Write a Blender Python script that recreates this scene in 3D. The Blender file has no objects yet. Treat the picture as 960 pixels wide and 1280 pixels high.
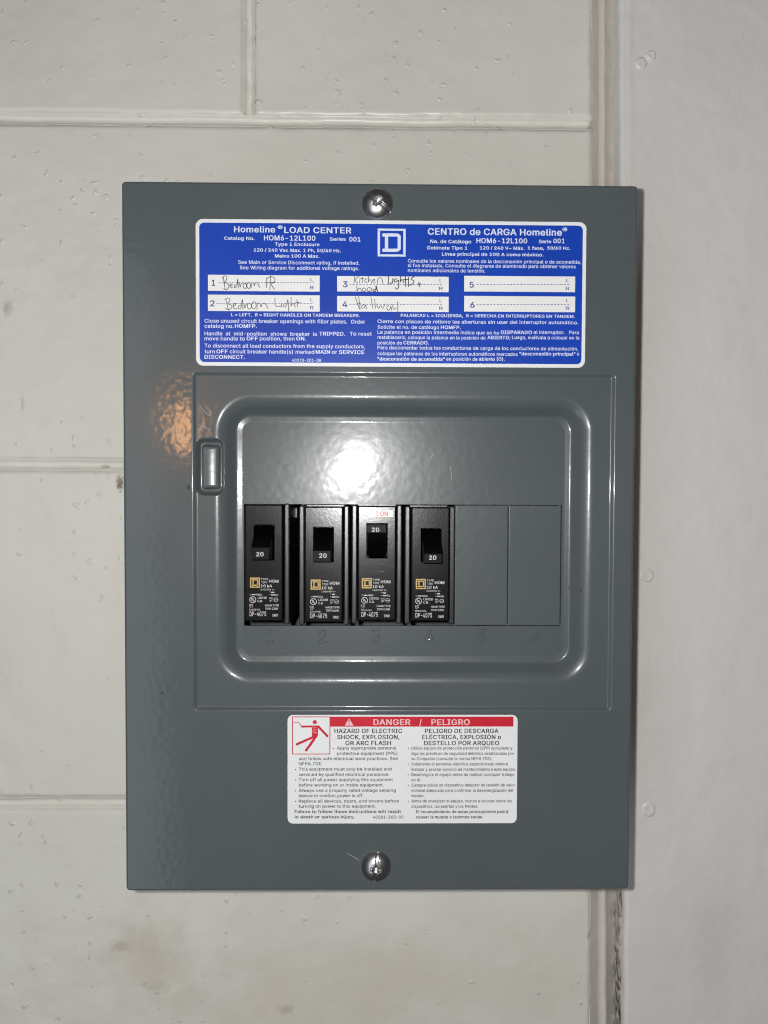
import bpy, math, random
from mathutils import Vector, Matrix, noise
random.seed(7)
scn = bpy.context.scene
COL = scn.collection

# ------------------------------------------------------------------ camera
YAW, PITCH, ROLL = -0.013278, -0.030187, -0.003721
CAM = Vector((-0.002784, -0.350567, 0.024130))
F = 962.0                                   # focal length in photo pixels (960 wide)
def rotm(y, p, r):
    return Matrix.Rotation(y, 3, 'Z') @ Matrix.Rotation(p, 3, 'X') @ Matrix.Rotation(r, 3, 'Y')
RM = rotm(YAW, PITCH, ROLL)                 # columns: right, forward, up
cam_data = bpy.data.cameras.new("camera"); cam = bpy.data.objects.new("camera", cam_data); COL.objects.link(cam)
right, fwd, up = RM.col[0], RM.col[1], RM.col[2]
m3 = Matrix((right, up, -fwd)).transposed()
cam.matrix_world = Matrix.Translation(CAM) @ m3.to_4x4()
cam_data.sensor_fit = 'VERTICAL'; cam_data.sensor_height = 24.0
cam_data.lens = 24.0 * F / 1280.0
cam_data.clip_start = 0.01; cam_data.clip_end = 50
scn.camera = cam

def P(px, py, y=0.0):
    """where the line of sight measured in the photograph meets the plane at depth y (metres)"""
    d = RM @ Vector(((px - 480) / F, 1.0, -(py - 640) / F))
    t = (y - CAM.y) / d.y
    p = CAM + d * t
    return Vector((p.x, y, p.z))

# ------------------------------------------------------------------ world and lamps
w = bpy.data.worlds.new("World"); scn.world = w; w.use_nodes = True
bg = w.node_tree.nodes['Background']
bg.inputs[0].default_value = (0.93, 0.96, 1.0, 1); bg.inputs[1].default_value = 0.055

def lamp_point(name, loc, power, radius, color):
    l = bpy.data.lights.new(name, 'POINT'); l.energy = power; l.shadow_soft_size = radius; l.color = color
    o = bpy.data.objects.new(name, l); o.location = loc; COL.objects.link(o); return o
# the phone's flash, beside its lens; its optics throw more light to the corners of the frame
flash = lamp_point("flash_lamp", CAM + Vector((-0.015, 0.0, 0.005)), 4.75, 0.0034, (1.0, 0.995, 0.98))
flash.data.use_nodes = True
nt = flash.data.node_tree; nt.nodes.clear()
out = nt.nodes.new('ShaderNodeOutputLight'); em = nt.nodes.new('ShaderNodeEmission')
geo = nt.nodes.new('ShaderNodeNewGeometry'); dot = nt.nodes.new('ShaderNodeVectorMath'); dot.operation = 'DOT_PRODUCT'
dot.inputs[1].default_value = fwd
ab = nt.nodes.new('ShaderNodeMath'); ab.operation = 'ABSOLUTE'
mx = nt.nodes.new('ShaderNodeMath'); mx.operation = 'MAXIMUM'; mx.inputs[1].default_value = 0.55
pw = nt.nodes.new('ShaderNodeMath'); pw.operation = 'POWER'; pw.inputs[1].default_value = -1.15
L = nt.links.new
L(geo.outputs['Incoming'], dot.inputs[0]); L(dot.outputs['Value'], ab.inputs[0]); L(ab.outputs[0], mx.inputs[0])
L(mx.outputs[0], pw.inputs[0]); L(pw.outputs[0], em.inputs['Strength']); L(em.outputs[0], out.inputs[0])

def lamp_area(name, loc, target, sx, sy, power, color, shape='RECTANGLE'):
    l = bpy.data.lights.new(name, 'AREA'); l.energy = power; l.color = color; l.shape = shape; l.size = sx; l.size_y = sy
    o = bpy.data.objects.new(name, l); o.location = loc
    o.rotation_euler = (Vector(target) - Vector(loc)).to_track_quat('-Z', 'Y').to_euler(); COL.objects.link(o); return o
def mirror_dir(px, py, dist):
    p = P(px, py, 0); d = (p - CAM).normalized(); d.y = -d.y
    return p + d * dist
# dim window light from the left part of the room and a warm lamp that glints in the paint
lamp_area("window_light", mirror_dir(40, 800, 3.0), (0, 0, 0), 1.0, 3.4, 20.0, (0.78, 0.88, 1.0))
lamp_area("warm_lamp", mirror_dir(232, 530, 2.4), (-0.1, 0, 0), 0.075, 0.16, 1.9, (1.0, 0.47, 0.17), 'ELLIPSE')

scn.view_settings.view_transform = 'Standard'; scn.view_settings.look = 'None'
scn.view_settings.exposure = 0; scn.view_settings.gamma = 1
scn.cycles.use_denoising = True; scn.cycles.denoising_prefilter = 'NONE'; scn.cycles.filter_width = 1.15
scn.cycles.max_bounces = 6

# ------------------------------------------------------------------ helpers
def link(o, parent=None):
    COL.objects.link(o)
    if parent:
        o.parent = parent
        if parent.get('kind') == 'structure': o.location = -Vector(parent.location)
    return o
def mesh_obj(name, verts, faces, mat, parent=None, smooth=False):
    me = bpy.data.meshes.new(name); me.from_pydata([tuple(v) for v in verts], [], faces); me.update()
    if mat: me.materials.append(mat)
    if smooth: me.polygons.foreach_set('use_smooth', [True] * len(me.polygons))
    return link(bpy.data.objects.new(name, me), parent)
def empty(name, loc, label=None, cat=None, group=None):
    o = bpy.data.objects.new(name, None); o.location = loc; o.empty_display_size = 0.02; COL.objects.link(o)
    if label: o['label'] = label
    if cat: o['category'] = cat
    if group: o['group'] = group
    return o
class MB:
    def __init__(s): s.v = []; s.f = []
    def add(s, verts, faces):
        n = len(s.v); s.v += [tuple(v) for v in verts]; s.f += [tuple(i + n for i in f) for f in faces]
    def build(s, name, mat, parent=None, smooth=False): return mesh_obj(name, s.v, s.f, mat, parent, smooth)
    def box(s, x0, x1, y0, y1, z0, z1):
        s.add([(x0,y0,z0),(x1,y0,z0),(x1,y1,z0),(x0,y1,z0),(x0,y0,z1),(x1,y0,z1),(x1,y1,z1),(x0,y1,z1)],
              [(0,1,5,4),(1,2,6,5),(2,3,7,6),(3,0,4,7),(4,5,6,7),(3,2,1,0)])
    def bevbox(s, x0, x1, y0, y1, z0, z1, b, n=3):
        """box whose front (small y) edges are rounded; rings of rounded rectangles"""
        rings = []
        for k in range(n + 1):
            a = math.pi / 2 * k / n
            rings.append((b * (1 - math.sin(a)), y0 + b * (1 - math.cos(a))))
        # rings: (inset, y) from front edge outward
        ringv = []
        for ins, yy in rings + [(0, y1)]:
            ringv.append([(x, yy, z) for x, z in rrect(x0 + ins, x1 - ins, z0 + ins, z1 - ins, max(b - ins, 1e-5) + b * .3, 3)])
        base = len(s.v); m = len(ringv[0])
        for r in ringv: s.v += r
        s.f.append(tuple(base + i for i in range(m)))
        for k in range(len(ringv) - 1):
            for i in range(m):
                j = (i + 1) % m
                s.f.append((base + k*m + i, base + (k+1)*m + i, base + (k+1)*m + j, base + k*m + j))
    def quad2(s, p, y):                       # flat polygon in the XZ plane
        s.add([(a, y, b) for a, b in p], [tuple(range(len(p)))])
    def stroke(s, pts, wd, y, cap=True):      # ribbon following a polyline
        n = len(pts)
        if n < 2: return
        L_, R_ = [], []
        for i in range(n):
            a = Vector(pts[max(i-1, 0)]); b = Vector(pts[min(i+1, n-1)]); t = (b - a)
            if t.length < 1e-9: t = Vector((1, 0))
            t.normalize(); q = Vector((-t.y, t.x)) * wd / 2; c = Vector(pts[i])
            L_.append(c + q); R_.append(c - q)
        v = [(p.x, y, p.y) for p in L_] + [(p.x, y, p.y) for p in R_]
        s.add(v, [(i, i+1, n+i+1, n+i) for i in range(n-1)])
        if cap and wd > 2e-4:
            for c in (pts[0], pts[-1]):
                s.disc(c[0], c[1], wd/2, y - 1e-6, 12)
    def disc(s, x, z, r, y, n=24):
        s.add([(x + r*math.cos(2*math.pi*i/n), y, z + r*math.sin(2*math.pi*i/n)) for i in range(n)], [tuple(range(n))])
    def ring(s, x, z, r0, r1, y, n=28):
        v = []
        for i in range(n):
            a = 2*math.pi*i/n; c, d = math.cos(a), math.sin(a)
            v += [(x + r0*c, y, z + r0*d), (x + r1*c, y, z + r1*d)]
        s.add(v, [(2*i, 2*i+1, (2*i+3) % (2*n), (2*i+2) % (2*n)) for i in range(n)])
def rrect(x0, x1, z0, z1, r, n=6):
    pts = []
    for cx, cz, a0 in ((x1-r, z1-r, 0), (x0+r, z1-r, 90), (x0+r, z0+r, 180), (x1-r, z0+r, 270)):
        for k in range(n + 1):
            a = math.radians(a0 + 90*k/n); pts.append((cx + r*math.cos(a), cz + r*math.sin(a)))
    return pts
def chaikin(p, it=2):
    for _ in range(it):
        q = [p[0]]
        for a, b in zip(p[:-1], p[1:]):
            q += [(a[0]*.75+b[0]*.25, a[1]*.75+b[1]*.25), (a[0]*.25+b[0]*.75, a[1]*.25+b[1]*.75)]
        q.append(p[-1]); p = q
    return p

# ------------------------------------------------------------------ materials
def mat_new(name):
    m = bpy.data.materials.new(name); m.use_nodes = True
    return m, m.node_tree, m.node_tree.nodes['Principled BSDF']
def simple(name, col, rough=0.5, metal=0.0, spec=0.5, nscale=None, nvar=0.0, bump=0.0, bscale=800.0, bdist=0.0002):
    m, nt, b = mat_new(name)
    b.inputs['Base Color'].default_value = (*col, 1); b.inputs['Roughness'].default_value = rough
    b.inputs['Metallic'].default_value = metal; b.inputs['Specular IOR Level'].default_value = spec
    tc = nt.nodes.new('ShaderNodeTexCoord')
    if nvar:
        n = nt.nodes.new('ShaderNodeTexNoise'); n.inputs['Scale'].default_value = nscale; n.inputs['Detail'].default_value = 5
        nt.links.new(tc.outputs['Object'], n.inputs['Vector'])
        mr = nt.nodes.new('ShaderNodeMapRange'); mr.inputs['From Min'].default_value = .3; mr.inputs['From Max'].default_value = .7
        mr.inputs['To Min'].default_value = 1 - nvar; mr.inputs['To Max'].default_value = 1 + nvar
        nt.links.new(n.outputs['Fac'], mr.inputs['Value'])
        mul = nt.nodes.new('ShaderNodeVectorMath'); mul.operation = 'SCALE'; mul.inputs[0].default_value = col
        nt.links.new(mr.outputs[0], mul.inputs['Scale']); nt.links.new(mul.outputs[0], b.inputs['Base Color'])
    if bump:
        n = nt.nodes.new('ShaderNodeTexNoise'); n.inputs['Scale'].default_value = bscale; n.inputs['Detail'].default_value = 3
        nt.links.new(tc.outputs['Object'], n.inputs['Vector'])
        bp = nt.nodes.new('ShaderNodeBump'); bp.inputs['Strength'].default_value = bump; bp.inputs['Distance'].default_value = bdist
        nt.links.new(n.outputs['Fac'], bp.inputs['Height']); nt.links.new(bp.outputs[0], b.inputs['Normal'])
    return m

def grey_paint():
    m, nt, b = mat_new("grey_enamel")
    N, K = nt.nodes.new, nt.links.new
    tc = N('ShaderNodeTexCoord')
    n1 = N('ShaderNodeTexNoise'); n1.inputs['Scale'].default_value = 330; n1.inputs['Detail'].default_value = 0.6
    n2 = N('ShaderNodeTexNoise'); n2.inputs['Scale'].default_value = 60; n2.inputs['Detail'].default_value = 1.0
    n3 = N('ShaderNodeTexNoise'); n3.inputs['Scale'].default_value = 14; n3.inputs['Detail'].default_value = 4.0
    for n in (n1, n2, n3): K(tc.outputs['Object'], n.inputs['Vector'])
    ad = N('ShaderNodeMath'); ad.operation = 'MULTIPLY_ADD'; ad.inputs[1].default_value = 1.6
    K(n2.outputs['Fac'], ad.inputs[0]); K(n1.outputs['Fac'], ad.inputs[2])
    bp = N('ShaderNodeBump'); bp.inputs['Strength'].default_value = 0.5; bp.inputs['Distance'].default_value = 0.00008
    K(ad.outputs[0], bp.inputs['Height']); K(bp.outputs[0], b.inputs['Normal']); K(bp.outputs[0], b.inputs['Coat Normal'])
    cr = N('ShaderNodeValToRGB')
    cr.color_ramp.elements[0].position = .35; cr.color_ramp.elements[0].color = (0.074, 0.087, 0.089, 1)
    cr.color_ramp.elements[1].position = .68; cr.color_ramp.elements[1].color = (0.081, 0.094, 0.097, 1)
    K(n3.outputs['Fac'], cr.inputs[0]); K(cr.outputs[0], b.inputs['Base Color'])
    mr = N('ShaderNodeMapRange'); mr.inputs['To Min'].default_value = .27; mr.inputs['To Max'].default_value = .33
    K(n3.outputs['Fac'], mr.inputs[0]); K(mr.outputs[0], b.inputs['Roughness'])
    b.inputs['Coat Weight'].default_value = 0.38; b.inputs['Coat Roughness'].default_value = 0.095; b.inputs['Specular IOR Level'].default_value = .25
    return m
M_GREY = grey_paint()

def wall_paint(name, c0, c1, streak=(1, 1, 1), pits=1.0, stains=()):
    """thick gloss wall paint over masonry: rolled texture, pits, drips; stains = (x, z, rx, rz, strength, colour)"""
    m, nt, b = mat_new(name)
    N, K = nt.nodes.new, nt.links.new
    geo = N('ShaderNodeNewGeometry'); pos = geo.outputs['Position']
    mp = N('ShaderNodeMapping'); mp.inputs['Scale'].default_value = streak; K(pos, mp.inputs['Vector'])
    big = N('ShaderNodeTexNoise'); big.inputs['Scale'].default_value = 7; big.inputs['Detail'].default_value = 5; K(mp.outputs[0], big.inputs['Vector'])
    cr = N('ShaderNodeValToRGB'); cr.color_ramp.elements[0].position = .33; cr.color_ramp.elements[1].position = .66
    cr.color_ramp.elements[0].color = (*c0, 1); cr.color_ramp.elements[1].color = (*c1, 1)
    K(big.outputs['Fac'], cr.inputs[0]); colour = cr.outputs[0]
    # fine grime specks
    sp = N('ShaderNodeTexNoise'); sp.inputs['Scale'].default_value = 160; sp.inputs['Detail'].default_value = 4; K(pos, sp.inputs['Vector'])
    for (sx, sz, rx, rz, st, sc, lo) in stains:
        sub = N('ShaderNodeVectorMath'); sub.operation = 'SUBTRACT'; sub.inputs[1].default_value = (sx, 0, sz); K(pos, sub.inputs[0])
        wn = N('ShaderNodeTexNoise'); wn.inputs['Scale'].default_value = 2.5 / min(rx, rz) if min(rx, rz) > .006 else 500; wn.inputs['Detail'].default_value = 6; K(pos, wn.inputs['Vector'])
        mu = N('ShaderNodeVectorMath'); mu.operation = 'MULTIPLY'; mu.inputs[1].default_value = (1/rx, 0, 1/rz); K(sub.outputs[0], mu.inputs[0])
        ln = N('ShaderNodeVectorMath'); ln.operation = 'LENGTH'; K(mu.outputs[0], ln.inputs[0])
        a = N('ShaderNodeMath'); a.operation = 'MULTIPLY_ADD'; a.inputs[1].default_value = 1.3; K(wn.outputs['Fac'], a.inputs[0]); K(ln.outputs['Value'], a.inputs[2])
        mr = N('ShaderNodeMapRange'); mr.interpolation_type = 'SMOOTHSTEP'
        mr.inputs['From Min'].default_value = lo; mr.inputs['From Max'].default_value = 1.65; mr.inputs['To Min'].default_value = st; mr.inputs['To Max'].default_value = 0
        K(a.outputs[0], mr.inputs['Value'])
        mix = N('ShaderNodeMix'); mix.data_type = 'RGBA'; mix.inputs['B'].default_value = (*sc, 1)
        K(mr.outputs[0], mix.inputs['Factor']); K(colour, mix.inputs['A']); colour = mix.outputs['Result']
    K(colour, b.inputs['Base Color'])
    b.inputs['Roughness'].default_value = 0.36
    # relief: soft roller texture + sparse bumps and pits
    r1 = N('ShaderNodeTexNoise'); r1.inputs['Scale'].default_value = 260; r1.inputs['Detail'].default_value = 3
    mp2 = N('ShaderNodeMapping'); mp2.inputs['Scale'].default_value = (1.0, 1, 0.55); K(pos, mp2.inputs['Vector']); K(mp2.outputs[0], r1.inputs['Vector'])
    r2 = N('ShaderNodeTexNoise'); r2.inputs['Scale'].default_value = 45; r2.inputs['Detail'].default_value = 2; K(pos, r2.inputs['Vector'])
    # distorted voronoi for pits
    wv = N('ShaderNodeTexNoise'); wv.inputs['Scale'].default_value = 300; K(pos, wv.inputs['Vector'])
    sc_ = N('ShaderNodeVectorMath'); sc_.operation = 'SCALE'; sc_.inputs['Scale'].default_value = 0.006; K(wv.outputs['Color'], sc_.inputs[0])
    ad_ = N('ShaderNodeVectorMath'); K(pos, ad_.inputs[0]); K(sc_.outputs[0], ad_.inputs[1])
    vo = N('ShaderNodeTexVoronoi'); vo.inputs['Scale'].default_value = 150; K(ad_.outputs[0], vo.inputs['Vector'])
    sh = N('ShaderNodeMapRange'); sh.inputs['From Min'].default_value = .0; sh.inputs['From Max'].default_value = .26
    sh.inputs['To Min'].default_value = 1; sh.inputs['To Max'].default_value = 0; K(vo.outputs['Distance'], sh.inputs['Value'])
    se = N('ShaderNodeSeparateColor'); K(vo.outputs['Color'], se.inputs[0])
    msk = N('ShaderNodeMath'); msk.operation = 'GREATER_THAN'; msk.inputs[1].default_value = 0.75; K(se.outputs['Red'], msk.inputs[0])
    sgn = N('ShaderNodeMapRange'); sgn.inputs['From Min'].default_value = .12; sgn.inputs['From Max'].default_value = .3
    sgn.inputs['To Min'].default_value = -.7; sgn.inputs['To Max'].default_value = 1; K(se.outputs['Green'], sgn.inputs['Value'])
    cl = N('ShaderNodeTexNoise'); cl.inputs['Scale'].default_value = 16; cl.inputs['Detail'].default_value = 2; K(pos, cl.inputs['Vector'])
    clr = N('ShaderNodeMapRange'); clr.inputs['From Min'].default_value = .44; clr.inputs['From Max'].default_value = .62; clr.inputs['To Min'].default_value = .95; clr.inputs['To Max'].default_value = .58
    K(cl.outputs['Fac'], clr.inputs['Value']); K(clr.outputs[0], msk.inputs[1])
    m1 = N('ShaderNodeMath'); m1.operation = 'MULTIPLY'; K(sh.outputs[0], m1.inputs[0]); K(msk.outputs[0], m1.inputs[1])
    m2 = N('ShaderNodeMath'); m2.operation = 'MULTIPLY'; K(m1.outputs[0], m2.inputs[0]); K(sgn.outputs[0], m2.inputs[1])
    b1 = N('ShaderNodeBump'); b1.inputs['Strength'].default_value = 1; b1.inputs['Distance'].default_value = 0.00013; K(r1.outputs['Fac'], b1.inputs['Height'])
    b2 = N('ShaderNodeBump'); b2.inputs['Strength'].default_value = 1; b2.inputs['Distance'].default_value = 0.0014; K(r2.outputs['Fac'], b2.inputs['Height']); K(b1.outputs[0], b2.inputs['Normal'])
    b3 = N('ShaderNodeBump'); b3.inputs['Strength'].default_value = 1; b3.inputs['Distance'].default_value = 0.00055 * pits + 1e-6; K(m2.outputs[0], b3.inputs['Height']); K(b2.outputs[0], b3.inputs['Normal'])
    K(b3.outputs[0], b.inputs['Normal'])
    return m
WY = 0.102
def st(px, py, rx, rz, s, c, lo=.5, y=WY):
    p = P(px, py, y); return (p.x, p.z, rx*.00047, rz*.00047, s, c, lo)
BEIGE = (0.54, 0.45, 0.32)
M_BLOCK = wall_paint("painted_block", (0.695, 0.672, 0.60), (0.75, 0.735, 0.665), stains=(
    st(150, 604, 7, 13, .85, (0.16, 0.12, 0.08), .95), st(130, 583, 9, 3, .6, (0.3, 0.25, 0.18), .9),
    st(9, 385, 9, 14, .45, (0.22, 0.20, 0.17), .7), st(28, 505, 4, 16, .35, (0.3, 0.27, 0.23), .7),
    st(150, 760, 26, 190, .45, (0.70, 0.67, 0.53), .4), st(190, 1190, 75, 75, .75, BEIGE, .2), st(196, 1233, 26, 13, .5, (0.42,0.36,0.27), .5),
    st(150, 1182, 20, 12, .55, (0.36,0.30,0.22), .6), st(357, 1262, 14, 9, .5, (0.2,0.17,0.13), .8),
    st(420, 1240, 700, 150, .6, (0.64, 0.565, 0.45), .2), st(650, 1170, 60, 46, .2, BEIGE, .4),
    st(735, 250, 10, 30, .25, (0.35,0.32,0.28), .6), st(737,1170,5,8,.5,(0.3,0.25,0.2),.7)))
M_PLASTER = wall_paint("painted_board", (0.70, 0.675, 0.64), (0.73, 0.71, 0.68), streak=(1, 1, .35), pits=.22, stains=(
    st(890, 1170, 60, 120, .3, (0.50, 0.45, 0.42), .3, .088),))
M_TRIM = wall_paint("painted_trim", (0.56, 0.525, 0.475), (0.62, 0.58, 0.53), streak=(2, 1, .2), pits=.5)
def caulk_mat():
    m, nt, b = mat_new("cracked_caulk"); N, K = nt.nodes.new, nt.links.new
    geo = N('ShaderNodeNewGeometry'); n = N('ShaderNodeTexNoise'); n.inputs['Scale'].default_value = 210; n.inputs['Detail'].default_value = 5
    K(geo.outputs['Position'], n.inputs['Vector'])
    sep = N('ShaderNodeSeparateXYZ'); K(geo.outputs['Position'], sep.inputs[0])
    mz = N('ShaderNodeMapRange'); mz.inputs['From Min'].default_value = -0.30; mz.inputs['From Max'].default_value = -0.19
    mz.inputs['To Min'].default_value = 0.085; mz.inputs['To Max'].default_value = -0.07; K(sep.outputs['Z'], mz.inputs['Value'])
    a = N('ShaderNodeMath'); K(n.outputs['Fac'], a.inputs[0]); K(mz.outputs[0], a.inputs[1])
    cr = N('ShaderNodeValToRGB'); e = cr.color_ramp.elements
    e[0].position = .44; e[0].color = (0.70, 0.67, 0.62, 1); e[1].position = .66; e[1].color = (0.03, 0.022, 0.015, 1)
    k = e.new(.56); k.color = (0.40, 0.36, 0.31, 1)
    K(a.outputs[0], cr.inputs[0]); K(cr.outputs[0], b.inputs['Base Color'])
    bp = N('ShaderNodeBump'); bp.inputs['Distance'].default_value = .0015; bp.invert = True; K(n.outputs['Fac'], bp.inputs['Height']); K(bp.outputs[0], b.inputs['Normal'])
    b.inputs['Roughness'].default_value = .45
    return m
M_CAULK = caulk_mat()
M_WHITE = simple("label_white", (0.70, 0.71, 0.71), .38, nscale=30, nvar=.03)
M_BLUE = simple("label_blue", (0.007, 0.048, 0.38), .30, spec=.4, nscale=25, nvar=.10, bump=.5, bscale=260, bdist=.00006)
M_BOX = simple("write_in_white", (0.72, 0.72, 0.70), .45, nscale=60, nvar=.03)
M_PRINT = simple("print_white", (0.62, 0.66, 0.80), .45)
M_NAVY = simple("print_blue", (0.03, 0.035, 0.28), .5)
M_PEN = simple("pen_ink", (0.03, 0.03, 0.04), .5)
M_RED = simple("label_red", (0.52, 0.008, 0.024), .4, nscale=50, nvar=.08)
M_PINK = simple("print_pink_white", (0.72, 0.50, 0.50), .45)
M_BLACKINK = simple("print_black", (0.02, 0.02, 0.024), .5)
M_GOLD = simple("print_gold", (0.46, 0.30, 0.07), .45)
M_SILK = simple("print_pale_grey", (0.50, 0.49, 0.48), .5)
M_BLACK = simple("black_phenolic", (0.010, 0.0105, 0.0115), .30, spec=.6, nscale=300, nvar=.3, bump=.6, bscale=1500, bdist=.00006)
M_FACE = simple("black_face_plastic", (0.0035, 0.004, 0.0048), .21, spec=.40, nscale=200, nvar=.2, bump=.35, bscale=900, bdist=.00006)
M_HANDLE = simple("black_handle_plastic", (0.002, 0.002, 0.0025), .4, spec=.08, bump=.2, bscale=1500, bdist=.00004)
M_DARK = simple("dark_interior", (0.01, 0.01, 0.01), .7)
M_STEEL = simple("zinc_steel", (0.46, 0.45, 0.44), .33, metal=1, nscale=500, nvar=.18, bump=.35, bscale=900, bdist=.00005)
M_BOXSTEEL = simple("enclosure_grey", (0.06, 0.075, 0.08), .4)

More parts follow.
